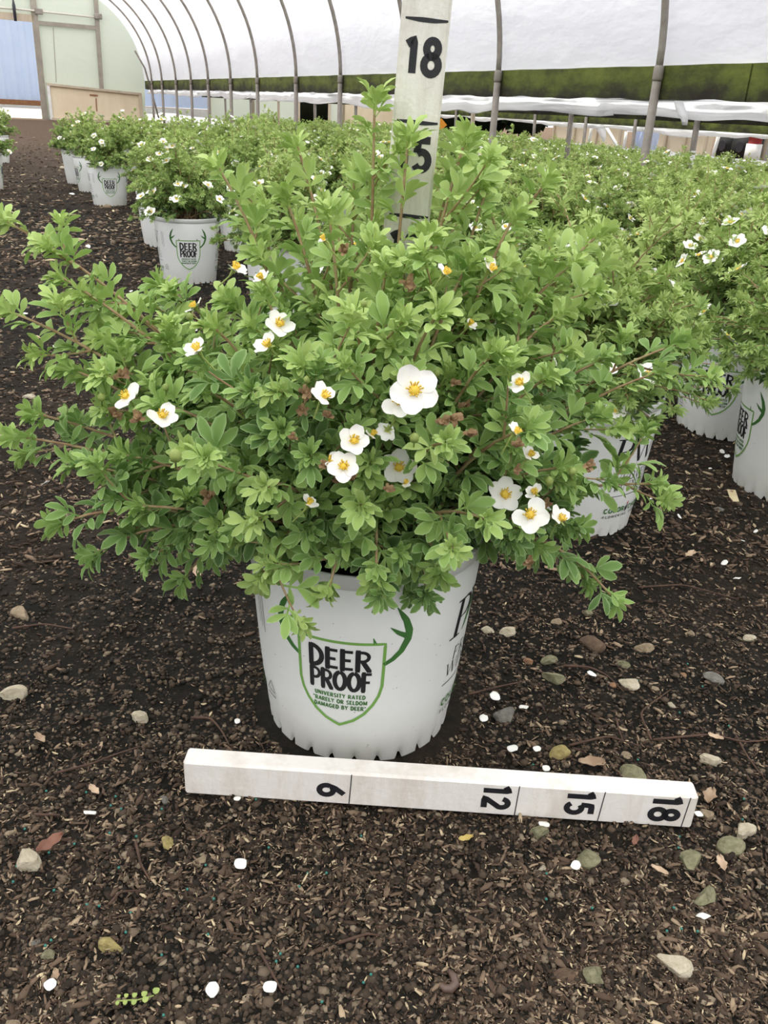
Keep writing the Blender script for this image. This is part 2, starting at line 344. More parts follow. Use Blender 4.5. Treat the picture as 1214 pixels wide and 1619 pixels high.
icf = np.array([[0, 1, 2], [0, 2, 3], [0, 3, 4], [0, 4, 5], [0, 5, 1], [1, 6, 2], [2, 7, 3], [3, 8, 4], [4, 9, 5], [5, 10, 1], [6, 7, 2], [7, 8, 3], [8, 9, 4], [9, 10, 5], [10, 6, 1], [11, 7, 6], [11, 8, 7], [11, 9, 8], [11, 10, 9], [11, 6, 10]])
r = np.random.default_rng(41); P = np.concatenate([wedge(1700, 900, even=True)(r, 65000), wedge(900, 420, even=True)(r, 32000), wedge(430, 230, -200, 420, True)(r, 9000)*1.0]); n = len(P)
S = r.uniform(.0007, .0030, n)*np.clip(np.hypot(P[:, 0], P[:, 1])/1.1, 1, 4)*(1+.6*(r.random(n) > .9))
V = P[:, None]+ico[None]*S[:, None, None]*r.uniform(.6, 1.3, (n, 12, 1))*np.array([1, 1, .7])
tag(mk('soil_crumbs', V.reshape(-1, 3), (icf[None]+(np.arange(n)*12)[:, None, None]).reshape(-1, 3), M['crumb'], attrs={'tint': np.repeat(r.random(n), 12)}), 'loose dark soil crumbs lying all over the floor', 'soil', kind='stuff')

# ------------------------------------------------------------------ the growing house: film, hoops, boards
LR, LC, ENDA = 3.3, .3, 21.4           # right post line, centre line, end wall
def arch(off=0., n=30, side=1):          # profile from the right eave to the ridge: (l, z)
    Rr = 1.75+off; P = []
    for t in np.linspace(0, math.radians(64), n//2): P.append((LR+off-Rr*(1-math.cos(t)), .82+Rr*math.sin(t)))
    l0, z0 = P[-1]; zr = 2.86+off
    for t in np.linspace(0, 1, n//2+1)[1:]:
        l = l0+(LC-l0)*t; s0 = math.tan(math.radians(26))*abs(l0-LC); P.append((l, z0+s0*t+(zr-z0-s0)*t*t))
    return P
full = [(LR+.046, .853)]+[q for q in arch(.035) if q[1] > .90]; full = full+[(2*LC-l, z) for l, z in full[-2::-1]]
aa = np.linspace(-7, ENDA, 60)
G = np.array([[HW(a, l+.012*math.sin(a*4.3+z*2)*(z > .9), z) for a in aa] for l, z in full])
struct(MB().grid(G).build('ceiling', M['film'], smooth=True), 'white translucent film stretched over the hoops', 'roof')
hoop_as = [4.10, 5.79, 7.35, 8.92, 10.36, 12.0, 13.42, 14.88, 16.2, 17.55, 19.0, 20.2]
hl = ['rightmost thick one in view beside the painted stake', 'second from the right, behind the foreground shrub',
      'hidden mostly behind the upright white ruler', 'first one left of the upright white ruler', 'second one left of the upright white ruler', 'third one left of the upright white ruler', 'fourth one left of the upright white ruler',
      'fifth one left of the upright white ruler', 'sixth one left of the upright white ruler', 'seventh one left of the upright ruler', 'last but one before the end wall', 'last one, next to the end wall']
for a, lab in zip(hoop_as, hl):
    t = empty('steel_hoop', HW(a, LR, 0), YAW+math.pi/2*0); tag(t, 'grey steel greenhouse hoop, '+lab, 'hoop', 'hoops of the growing house')
    half = arch(0, 36); pts = half+[(2*LC-l, z) for l, z in half[-2::-1]]
    P0 = np.array([[l-LR, 0, z] for l, z in pts])
    # local frame: x across the house, y along it
    MB().tube(P0, .019, 8).build('arch_pipe', M['steel'], t, True)
    MB().tube([[0, 0, -.05], [0, 0, .3], [0, 0, .80]], .024, 10).build('ground_post', M['steel'], t, True)
    MB().tube([[0, 0, .775], [0, 0, .79], [0, 0, .835], [0, 0, .85]], [.0245, .028, .028, .025], 10).build('collar', M['steel'], t, True)
    MB().tube([[2*(LC-LR), 0, -.05], [2*(LC-LR), 0, .82]], .024, 10).build('ground_post', M['steel'], t, True)
    MB().tube([[.012, 0, .72], [.06, 0, .72]], .006, 6).build('bolt', M['steel'], t)
seams = [-6.0, -1.3, 3.35-4.5+4.62, 7.95, 12.4, 17.0, 21.3]
bl = ['far behind the viewpoint', 'at the right edge of the picture', 'right of the upright white ruler', 'behind and left of the upright white ruler', 'further down the house towards the end wall', 'farthest, ending at the end wall']
for k in range(1, 6):
    a0, a1 = seams[k]+.006, seams[k+1]-.006; G = []
    m = MB(); na = 60; ring = [(LR+.028, .690), (LR+.028, .851), (LR+.064, .851), (LR+.064, .690)]
    for a in np.linspace(a0, a1, na): 
        e = .004*math.sin(a*7.1)+.003*math.sin(a*17.3)
        G.append([HW(a, l, z+(e if z < .75 else .2*e)) for l, z in ring+ring[:1]])
    m.grid(G); m.add(np.array(G[0][:4]), [(0, 1, 2, 3)]); m.add(np.array(G[-1][:4]), [(3, 2, 1, 0)])
    tag(m.build('hip_board', M['moss']), 'mossy green wooden hip board behind the hoops, '+bl[k], 'board', 'mossy hip boards')
tag(MB().box(HW(7.5, 2*LC-LR-.05, .77), (27.6, .038, .16), HAX).build('hip_board', M['moss']), 'mossy hip board on the left side of the house, out of the view', 'board', 'mossy hip boards')
def curtain(name, l0, ztop, zbot, a0, a1, seed, parent=None, droop=.02):
    r = np.random.default_rng(seed); na = int((a1-a0)/.05); A = np.linspace(a0, a1, na); G = []
    lo = zbot+droop*(nz(A, A*0, 1.1, seed)-.5)*2+.012*(nz(A, A*0+3, 4, seed+1)-.5)*2
    for t in np.linspace(0, 1, 9):
        l = l0+.05*math.sin(t*math.pi)*1.0+.045*(nz(A*1.0+t*1.3, A*0+t*3.1, 2.3, seed+2)-.5)+.02*(nz(A+t, A*0+t*5, 9, seed+3)-.5)
        z = ztop+(lo-ztop)*t
        G.append([HW(a, li, zi) for a, li, zi in zip(A, l, z)])
    for t in np.linspace(.1, 1, 6):      # the outer face of the roll
        l = l0+.05-.0*t+.04*(nz(A*1.2+t, A*0+7+t, 2.5, seed+4)); z = lo+(ztop-lo)*t
        G.append([HW(a, li, zi) for a, li, zi in zip(A, l, z)])
    return MB().grid(G).build(name, M['curtain'], parent, True)
o = curtain('rolled_curtain', LR+.055, .69, .605, 2.0, 4.72, 51); tag(o, 'bunched white plastic side curtain under the mossy board, right end with a loose flap', 'curtain', 'rolled side curtains')
o = curtain('rolled_curtain', LR+.075, .692, .588, 4.64, 12.3, 61); tag(o, 'bunched white plastic side curtain under the board, behind the upright ruler', 'curtain', 'rolled side curtains')
o = curtain('rolled_curtain', LR+.055, .69, .60, 12.35, 21.3, 71); tag(o, 'bunched white plastic side curtain under the board, far section by the end wall', 'curtain', 'rolled side curtains')
# the loose flap that hangs from the seam
p = []
for i, (u0, u1, v) in enumerate([(1068, 1082, 160), (1070, 1086, 172), (1075, 1090, 182), (1080, 1090, 190), (1085, 1089, 198)]):
    a0, z0 = on_lat(u0, v, LR+.03); a1, z1 = on_lat(u1, v, LR+.03); p.append([HW(a0, LR+.02, z0), HW((a0+a1)/2, LR-.005, (z0+z1)/2), HW(a1, LR+.02, z1)])
tag(solidify(MB().grid(p).build('plastic_flap', M['curtain'], None, True), .002), 'torn white plastic flap hanging from the curtain seam near the right post', 'flap')
def skirt(l, a0, a1, z0, z1, seed):
    A = np.arange(a0, a1, .12); G = [[HW(a, l+.03*(nz(np.array([a]), np.array([t*2.]), 3, seed)[0]), z0+(z1-z0)*t+(.03*(nz(np.array([a]), np.array([0.]), 1.5, seed)[0]) if t > .9 else 0)) for a in A] for t in (0, .5, 1)]
    G.append([g+D2*.05 for g in G[2]]); G.append([g+D2*.05 for g in G[0]])
    return MB().grid(G).build('plastic_skirt', M['curtain'], None, True)
tag(skirt(3.55, 2.0, 20.5, -.02, .24, 81), 'low white plastic skirt outside the near line of posts', 'skirt')
tag(skirt(9.95, 4.0, 20.5, -.24, .13, 82), 'low white plastic skirt along the far side of the next house', 'skirt')

# end wall with its door opening (structure): panels of pale ribbed polycarbonate
def wall_poly(name, pts, A, th, m):
    P0 = np.array([HW(A, l, z) for l, z in pts]); P1 = P0+D1*th; n = len(pts)
    return mk(name, np.concatenate([P0, P1]), [tuple(range(n)), tuple(range(2*n-1, n-1, -1))]+[(i, i+n, (i+1) % n+n, (i+1) % n) for i in range(n)], m)
prof = arch(.04, 40)
hd = 1.87
rightpts = [(1.22, -.02), (LR, -.02)]+[q for q in prof if q[0] > 1.22]+[(1.22, float(np.interp(1.22, [q[0] for q in prof][::-1], [q[1] for q in prof][::-1])))]
struct(wall_poly('wall_back', rightpts, ENDA, .02, M['polycarb']), 'pale green panelled end wall of the growing house, right of the door')
struct(wall_poly('wall_front_added', [(2*LC-LR-.04, -.02), (LR+.04, -.02)]+arch(.04, 40)+[(2*LC-l, z) for l, z in arch(.04, 40)[-2::-1]], -7.0, .02, M['polycarb']), 'unseen end wall added behind the viewpoint to cut the light from there')  # unseen wall, added to dim the light coming from behind the camera
toppts = [(2*LC-1.22, hd), (1.22, hd)]+[q for q in prof if LC <= q[0] < 1.22]+[(2*LC-q[0], q[1]) for q in prof[::-1] if LC < q[0] < 1.22]
struct(wall_poly('wall_back_top', toppts, ENDA, .02, M['polycarb']), 'pale panel of the end wall above the door')
leftpts = [(2*LC-l, z) for l, z in rightpts][::-1]
struct(wall_poly('wall_back_left', leftpts, ENDA, .02, M['polycarb']), 'pale panel of the end wall left of the door')
def beam(name, a, l0, z0, l1, z1, w_, d_, m):
    p0, p1 = HW(a, l0, z0), HW(a, l1, z1); ax = unit(p1-p0); n = D1; s_ = np.cross(ax, n)
    return MB().box((p0+p1)/2, (np.linalg.norm(p1-p0), d_, w_), [ax, n, s_]).build(name, m)
for i, (nm, args) in enumerate([('grey post at the right jamb of the doorway', (1.2, -.03, 1.22, 2.85, .12, .06)), ('grey post dividing the pale end wall', (2.40, -.03, 2.45, 2.42, .085, .06)),
                               ('weathered beam over the doorway', (-.62, 1.90, 1.2, 1.88, .13, .06)), ('grey rail between the two end wall posts', (1.24, 1.81, 2.42, 1.80, .075, .05)),
                               ('grey post at the left jamb of the doorway', (-.62, -.03, -.62, 2.85, .12, .06))], 1):
    o = beam('trim_%d' % i, ENDA-.04, args[0], args[1], args[2], args[3], args[4], args[5], M['old_wood'] if i == 3 else M['steel_frame']); struct(o, nm, 'frame')
t = tag(empty('track_pipe', HW(ENDA-.1, 1.0, 2.02)), 'white horizontal pipe running across the end wall above the door', 'pipe')
L0 = HW(ENDA-.1, 1.0, 2.02)
MB().tube([HW(ENDA-.1, -.8, 2.03)-L0, HW(ENDA-.1, 1, 2.02)-L0, HW(ENDA-.1, 2.5, 1.99)-L0], .02, 8).build('pipe', M['pipe'], t, True)
for l in (1.3, 2.46): MB().box(HW(ENDA-.09, l, 2.01)-L0, (.08, .16, .10), HAX, bev=.01).build('bracket', M['steel'], t)
l_, z_ = on_axis(23, 20, ENDA-.15)
t = tag(empty('hanging_tool', HW(ENDA-.16, l_, z_)), 'dark handle hanging from the pipe above the blue doorway', 'tool')
MB().tube([[0, 0, .22], [0, 0, .12], [0, 0, -.15]], [.015, .035, .03], 8).build('handle', M['dark_metal'], t, True)
MB().tube([[0, 0, .42], [0, 0, .22]], .02, 6).build('cord', M['pipe'], t, True)
# seams, drip stains and faded stencil on the end wall
for u, v0, v1, wd in ((84, 44, 130, .012), (152, 48, 130, .01)):
    la, za = on_axis(u, v0, ENDA); lb, zb = on_axis(u+5, v1, ENDA); struct(beam('trim_%d' % (20+u), ENDA-.004, la, za, lb, zb, wd, .006, M['steel_frame']), 'thin seam in the pale end wall panel', 'seam')
# knee panel leaning on the end wall
c = [on_axis(u, v, ENDA-.22) for u, v in ((76, 133), (222, 149), (222, 193), (76, 188))]
t = tag(empty('knee_panel', HW(ENDA-.25, 2.2, 0)), 'low stained tan panel in a pale frame leaning against the end wall', 'panel'); L0 = HW(ENDA-.25, 2.2, 0)
z1a, z1b = c[0][1], c[1][1]; la, lb = c[0][0], c[1][0]
mk('sheet', [HW(ENDA-.20, la, .0)-L0, HW(ENDA-.20, lb, .0)-L0, HW(ENDA-.12, lb, z1b)-L0, HW(ENDA-.12, la, z1a)-L0]+[HW(ENDA-.18, la, .0)-L0, HW(ENDA-.18, lb, .0)-L0, HW(ENDA-.10, lb, z1b)-L0, HW(ENDA-.10, la, z1a)-L0],
   [(0, 1, 2, 3), (7, 6, 5, 4), (0, 4, 5, 1), (1, 5, 6, 2), (2, 6, 7, 3), (3, 7, 4, 0)], M['plywood'], t)
def bar(p0, p1, w_, d_): 
    ax = unit(p1-p0); n = unit(D1-ax*(D1@ax)); return MB().box((p0+p1)/2-L0, (np.linalg.norm(p1-p0), d_, w_), [ax, n, np.cross(ax, n)], bev=.004)
bar(HW(ENDA-.14, la-.03, z1a), HW(ENDA-.14, lb+.03, z1b), .05, .07).build('top_rail', M['old_wood'], t)
bar(HW(ENDA-.21, la, .0), HW(ENDA-.14, la, z1a), .06, .06).build('side_rail', M['white_paint'], t)
bar(HW(ENDA-.21, lb, .0), HW(ENDA-.14, lb, z1b), .07, .06).build('side_rail', M['old_wood'], t)
bar(HW(ENDA-.215, la, .02), HW(ENDA-.215, lb, .02), .05, .06).build('bottom_rail', M['old_wood'], t)
for (u0, v0, u1, v1, wd) in ((142, 150, 155, 151, .03), (152, 155, 153, 176, .022)):
    q0 = on_axis(u0, v0, ENDA-.19); q1 = on_axis(u1, v1, ENDA-.19); k0 = q0[1]/z1a*.08; k1 = q1[1]/z1a*.08
    bar(HW(ENDA-.212+k0, q0[0], q0[1]), HW(ENDA-.212+k1, q1[0], q1[1]), wd, .006).build('rust_streak', M['rust'], t)
# diagonal brace pipe by the end wall
q0 = HW(ENDA-.9, *on_axis(213, 80, ENDA-.9)); q1 = HW(ENDA-.9, *on_axis(252, 190, ENDA-.9)); mid_ = HW(ENDA-.9, *on_axis(229, 108, ENDA-.9))
tag(MB().tube([q0, mid_, q1], .018, 8).build('brace_pipe', M['steel'], None, True), 'thin slanting brace pipe beside the end wall corner', 'pipe')

# ------------------------------------------------------------------ outside: gravel, blue metal building, the next house, sheds, trees, vehicle
tag(MB().grid([[HW(ENDA+.35, -9, .0), HW(ENDA+.35, 4.4, .0)], [HW(ENDA+1.2, -9, .10), HW(ENDA+1.2, 4.4, .10)], [HW(26, -9, .16), HW(26, 4.4, .16)]]).build('gravel_yard', M['gravel']), 'pale sunlit gravel outside the doorway below the blue wall', 'gravel', kind='stuff')
t = tag(empty('metal_building', HW(26, 0, 0)), 'blue corrugated metal building seen through the doorway', 'building'); L0 = HW(26, 0, 0)
lx = np.arange(-9, 6.3, .03); prof_c = .018*np.clip(np.sin(lx*2*math.pi/.3)*2.2, -1, 1)
G = [[HW(26+d, l, z)-L0 for l, d in zip(lx, prof_c)] for z in (.30, 4.2)]; G += [[g+D1*.25 for g in G[1]], [g+D1*.25 for g in G[0]]]
MB().grid(G).build('wall_sheet', M['blue_metal'], t); 
MB().box(HW(25.97, 1.0, .25)-L0, (.06, 3.0, .12), HAX, bev=.01).build('sill_beam', M['rust'], t)
MB().box(HW(26.1, -1.4, .13)-L0, (.3, 15.2, .28), HAX).build('footing', M['white_paint'], t)

NL0, NL1, NZ = 4.6, 10.0, -.22
c_ = (NL0+NL1)/2; rad = (NL1-NL0)/2
NP = [(c_+rad*math.cos(t)*1.02, .62+1.9*math.sin(t)) for t in np.linspace(0, math.pi, 26)]
G = np.array([[HW(a, l, z) for a in np.linspace(-2, ENDA, 30)] for l, z in NP])
struct(MB().grid(G).build('ceiling_neighbour', M['film'], smooth=True), 'white film roof of the next house', 'roof')
for k, a in enumerate([None, 5.2, 6.75, 8.5, 10.3, 11.8, 13.5, 15.4, 17.2, 19.2]):
    nm = ['beyond the right edge of the picture', 'white paint on its foot, right of a hoop post', 'second, left of the nearest hoop post', 'third, just right of the upright ruler', 'hidden behind the upright ruler', 'sixth along, left of the upright ruler',
          'seventh along, left of the upright ruler', 'eighth along near the dark gap', 'ninth along by pale panels', 'tenth along by the end wall'][k]
    if a is None: continue
    t = tag(empty('support_post', HW(a, NL0, ground_z(NL0))), 'next house post, near line, '+nm, 'post', 'near posts of the next house')
    MB().tube([[0, 0, -.02], [0, 0, .5], [-.01, 0, .92]], .022, 8).build('post_pipe', M['old_wood'] if k in (3, 7) else M['steel'], t, True)
    if k == 1: MB().tube([[0, 0, .15], [.001, 0, .45], [0, 0, .56]], [.0235, .0235, .0226], 8).build('white_paint_sleeve', M['white_paint'], t, True)
tag(MB().box(HW(9.6, NL0+.05, .66), (24, .04, .14), HAX).build('hip_board', M['moss']), 'mossy board on the near side of the next house, mostly hidden by the curtain', 'board', 'mossy hip boards')
far_b = []
def zline(u, v, L): return on_lat(u, v, L)[1]
zb = zline(1214, 213, NL1); zt = zb+.26
tag(MB().box(HW(11, NL1+.04, (zb+zt)/2), (26, .04, zt-zb), HAX).build('hip_board', moss_mat('far_mossy_board', zb-.1, zb+.12)), 'long mossy green board across the far side of the next house', 'board', 'mossy hip boards')
for k, a in enumerate([None, 9.75, 11.29, 12.78, 14.19, 15.91, 17.6, 19.3]):
    if a is None: continue
    nm = ['beyond the right edge', 'at the right edge of the picture', 'right of the white-footed post', 'just left of the nearest hoop post', 'second left of the nearest hoop post', 'third left of the nearest hoop post', 'by the dark trees', 'farthest'][k]
    tag(MB().tube([HW(a, NL1, NZ-.03), HW(a, NL1, .2), HW(a, NL1-.02, zt+.02)], .03, 8).build('support_post', M['old_wood'] if k in (2,) else M['steel'], None, True), 'thin post holding the far mossy board, '+nm, 'post', 'far posts of the next house')
o = curtain('rolled_curtain', NL1+.06, zb+.02, zb-.06, 5, 20.5, 91, droop=.05); tag(o, 'thin white curtain hanging under the far mossy board', 'curtain', 'rolled side curtains')
for k, (u0, v0, u1, v1) in enumerate([(957, 199, 980, 238), (990, 208, 986, 237), (1136, 215, 1125, 253), (935, 200, 930, 232)]):
    a0, z0 = on_lat(u0, v0, NL1+.3); a1, z1 = on_lat(u1, v1, NL1+.3)
    tag(MB().tube([HW(a0, NL1+.3, z0), HW(a1, NL1+.3, z1)], .028, 6).build('wooden_stake', M['white_paint'], None, True), ['pale slanting prop under the far board, left of the nearest hoop post', 'short pale upright stake beside the blue tarp', 'pale stake leaning in front of the dark vehicle', 'thin pale stake beside the tan wall'][k], 'stake')
# hanging scrap of plastic
q = [[HW(*[on_lat(u, v, NL1+.1)[0]][:1], NL1+.1, on_lat(u, v, NL1+.1)[1]) for u in us] for us, v in (((938, 955), 197), ((943, 957), 206), ((948, 958), 214), ((953, 956), 224))]
tag(solidify(MB().grid(q).build('plastic_flap', M['curtain'], None, True), .004), 'torn white plastic strip hanging before the tan wall', 'flap')
# end wall of the next house: panels between posts
def panel(name, u0, u1, vt, A, m, lab, cat, zb_=-.25, fr=True):
    l0, z0 = on_axis(u0, vt, A); l1, _ = on_axis(u1, vt, A); L0 = HW(A, (l0+l1)/2, zb_)
    t = tag(empty(name, L0), lab, cat); MB().box(HW(A, (l0+l1)/2, (z0+zb_)/2)-L0, (.04, l1-l0, z0-zb_), HAX).build('sheet', m, t)
    if fr:
        for l in (l0, l1): MB().box(HW(A-.03, l, (z0+zb_)/2)-L0, (.05, .05, z0-zb_), HAX).build('upright', M['old_wood'], t)
        MB().box(HW(A-.03, (l0+l1)/2, z0)-L0, (.05, l1-l0, .06), HAX).build('top_rail', M['white_paint'], t)
    return t
panel('wall_panel', 327, 398, 60, ENDA+.2, M['polycarb'], 'pale panel next to the blue metal, at the next house end wall', 'panel')
panel('wall_panel', 398, 472, 60, ENDA+.2, M['polycarb'], 'second pale panel along the next house end wall, before the dark gap', 'panel')
panel('wall_panel', 522, 545, 60, ENDA+.2, M['polycarb'], 'narrow pale panel just right of the dark gap', 'panel')
panel('wall_panel', 545, 640, 60, ENDA+.2, M['plywood'], 'tan wooden panel left of the upright ruler', 'panel')
def shed(u0, u1, vt, L_, m, lab):
    a0, z0 = on_lat(u0, vt, L_); a1, _ = on_lat(u1, vt, L_); L0 = HW((a0+a1)/2, L_, -.3); t = tag(empty('shed', L0), lab, 'shed')
    MB().box(HW((a0+a1)/2, L_+.08, (z0-.3)/2)-L0, (abs(a1-a0), .16, z0+.3), HAX).build('wall_body', m, t)
    for f in np.linspace(0, 1, 4): MB().box(HW(a0+(a1-a0)*f, L_-.03, (z0-.3)/2)-L0, (.06, .05, z0+.3), HAX).build('batten', M['old_wood'], t)
    MB().box(HW((a0+a1)/2, L_-.03, .55)-L0, (abs(a1-a0), .04, .05), HAX).build('rail', M['old_wood'], t)
    return t
shed(884, 992, 150, 15., M['tan_wall'], 'plain tan wall of a shed seen left of the nearest hoop post')
shed(1036, 1132, 150, 15., M['tan_wall'], 'tan boarded shed wall right of the nearest hoop post')
a0, z0 = on_lat(1003, 208, 14.); a1, z1 = on_lat(1032, 236, 14.); G = []
for i, t_ in enumerate(np.linspace(0, 1, 8)): G.append([HW(a0+(a1-a0)*s_, 14+.12*math.sin(s_*19+t_*3), .75+(-.9)*t_) for s_ in np.linspace(0, 1, 16)])
tag(solidify(MB().grid(G).build('blue_tarp', M['blue_metal'], None, True), .02), 'blue tarp hanging between the two tan sheds', 'tarp')
# dark vehicle
a0, _ = on_lat(1141, 225, 16.5); a1, _ = on_lat(1180, 225, 16.5); L0 = HW((a0+a1)/2, 16.5, NZ); t = tag(empty('vehicle', L0), 'dark grey vehicle parked beyond the far board at right', 'vehicle')
lx_ = abs(a1-a0)*1.25
m = MB(); S_ = [(-lx_/2, .35), (lx_/2, .35), (lx_/2, .95), (lx_*.3, 1.05), (lx_*.15, 1.55), (-lx_*.42, 1.55), (-lx_/2, 1.0)]
P0 = [D1*x+np.array([0, 0, z])+D2*0 for x, z in S_]; P1 = [q_+D2*1.6 for q_ in P0]; n = len(S_)
m.add(P0+P1, [tuple(range(n)), tuple(range(2*n-1, n-1, -1))]+[(i, i+n, (i+1) % n+n, (i+1) % n) for i in range(n)]); m.build('body', M['truck'], t)
for x in (-lx_*.28, lx_*.30):
    wv = MB().tube([D1*x-D2*.05+np.array([0, 0, .34]), D1*x+D2*.2+np.array([0, 0, .34])], .30, 20).build('wheel', M['tyre'], t, True); MB().tube([D1*x-D2*.07+np.array([0, 0, .34]), D1*x-D2*.04+np.array([0, 0, .34])], .12, 14).build('hub', M['dark_metal'], wv)
mk('side_window', [D1*x+np.array([0, 0, z])-D2*.01 for x, z in ((lx_*.10, 1.08), (lx_*.06, 1.45), (-lx_*.36, 1.45), (-lx_*.36, 1.08))], [(0, 1, 2, 3)], M['dark_metal'], t)
a0, _ = on_lat(1188, 225, 15.5)
t = tag(empty('tank', HW(a0, 15.6, NZ)), 'red upright tank with a pale base beyond the far board', 'tank'); MB().tube([[0, 0, 0], [0, 0, .45]], .17, 20).build('base', M['white_paint'], t, True)
MB().tube([[0, 0, .45], [0, 0, 1.5], [0, 0, 1.6]], [.14, .14, .08], 20).build('drum', M['red'], t, True)
shed(1200, 1290, 150, 17., M['white_paint'], 'pale shed at the right edge beyond the far board')
# road sign
l_, z_ = on_axis(697, 197, 26.); t = tag(empty('road_sign', HW(26, l_, NZ)), 'small amber diamond road sign beside the upright ruler', 'sign')
MB().tube([[0, 0, 0], [0, 0, z_+.2]], .025, 6).build('sign_post', M['steel'], t); MB().box([0, -.03, z_-NZ], (.26, .012, .26), Matrix.Rotation(math.pi/4, 3, 'Y')).build('plate', M['amber'], t)

# ------------------------------------------------------------------ leaves and shoots
ST = {0: (np.array([0, .28, .58, .84, 1.]), np.array([.10, .58, 1., .88, .26])), 1: (np.array([0, .5, 1.]), np.array([.12, 1., .10]))}
def leaflet(lod):
    if lod == 2:
        V = np.array([[0, 0, 0], [-.22, .55, .05], [0, 1., -.12], [.22, .55, .05]]); return V, np.array([[0, 3, 2, 1]]), np.array([0, 1, .5, 1.])
    u, hw = ST[lod]; V = []; E = []
    for a, h in zip(u, hw):
        z = .10*math.sin(a*2.4)-.22*a*a
        V += [[-.178*h, a-.03*h, z+.06*h], [0, a, z], [.178*h, a-.03*h, z+.06*h]]; E += [1, 0 if a < .95 else .8, 1]
    n = len(u); F = []
    for i in range(n-1): F += [[3*i, 3*i+1, 3*i+4, 3*i+3], [3*i+1, 3*i+2, 3*i+5, 3*i+4]]
    return np.array(V), np.array(F), np.array(E)
LL = {k: leaflet(k) for k in (0, 1, 2)}
LEAFLETS = {5: [(0, .34, 1.0), (.62, .32, .92), (-.62, .32, .92), (1.15, .16, .78), (-1.15, .16, .78)], 3: [(0, .3, 1.0), (.75, .26, .9), (-.75, .26, .9)]}
class Leaves:
    def __init__(s): s.rows = []
    def add(s, O, Y, Z, size, tint, n5=5): s.rows.append((*O, *Y, *Z, size, tint, n5))
    def arrays(s, lod):
        R = np.array(s.rows); TV, TF, TE = LL[lod]; Vs, Fs, Ts, Es = [], [], [], []; off = 0
        for kind in (5, 3):
            Q = R[R[:, 11] == kind]
            if not len(Q): continue
            O, Y, Z, S, T = Q[:, :3], Q[:, 3:6], Q[:, 6:9], Q[:, 9], Q[:, 10]
            Y = Y/np.linalg.norm(Y, axis=1)[:, None]; X = np.cross(Y, Z); X /= np.linalg.norm(X, axis=1)[:, None]+1e-9; Z = np.cross(X, Y)
            for ang, pet, ls in LEAFLETS[kind]:
                n = len(Q); aa_ = ang+nr.normal(0, .13, n); l = S*ls*nr.uniform(.85, 1.1, n)*.62; wv = nr.uniform(.85, 1.15, n)
                y2 = np.cos(aa_)[:, None]*Y+np.sin(aa_)[:, None]*X; x2 = np.cos(aa_)[:, None]*X-np.sin(aa_)[:, None]*Y
                tw = nr.normal(0, .22, n); dr = nr.normal(-.05, .18, n)
                z2 = Z*np.cos(tw)[:, None]+x2*np.sin(tw)[:, None]; x2 = np.cross(y2, z2); y3 = y2*np.cos(dr)[:, None]+z2*np.sin(dr)[:, None]; z3 = np.cross(x2, y3)
                base = O+Y*(S*pet)[:, None]
                V = base[:, None]+TV[None, :, 0:1]*(x2*(l*wv)[:, None])[:, None]*1.12+TV[None, :, 1:2]*(y3*l[:, None])[:, None]+TV[None, :, 2:3]*(z3*l[:, None])[:, None]
                Vs.append(V.reshape(-1, 3)); Fs.append((TF[None]+(np.arange(n)*len(TV))[:, None, None]).reshape(-1, 4)+off); off += n*len(TV)
                Ts.append(np.repeat(np.clip(T+nr.normal(0, .05, n), 0, 1), len(TV))); Es.append(np.tile(TE, n))
            if lod == 0:      # petioles
                n = len(Q); d = S*.34; wv = .0009
                X3 = X; V = np.stack([O-X*wv, O+X*wv, O+Y*d[:, None]+X*wv, O+Y*d[:, None]-X*wv], 1)-Z[:, None]*.0004
                Vs.append(V.reshape(-1, 3)); Fs.append((np.array([[0, 1, 2, 3]])[None]+(np.arange(n)*4)[:, None, None]).reshape(-1, 4)+off); off += n*4
                Ts.append(np.repeat(T, 4)); Es.append(np.zeros(n*4))
        return np.concatenate(Vs), np.concatenate(Fs), {'tint': np.concatenate(Ts), 'edge': np.concatenate(Es)}
def bez(p0, p1, p2, n):
    t = np.linspace(0, 1, n)[:, None]; return (1-t)**2*p0+2*t*(1-t)*p1+t*t*p2
UP = np.array([0, 0, 1.])
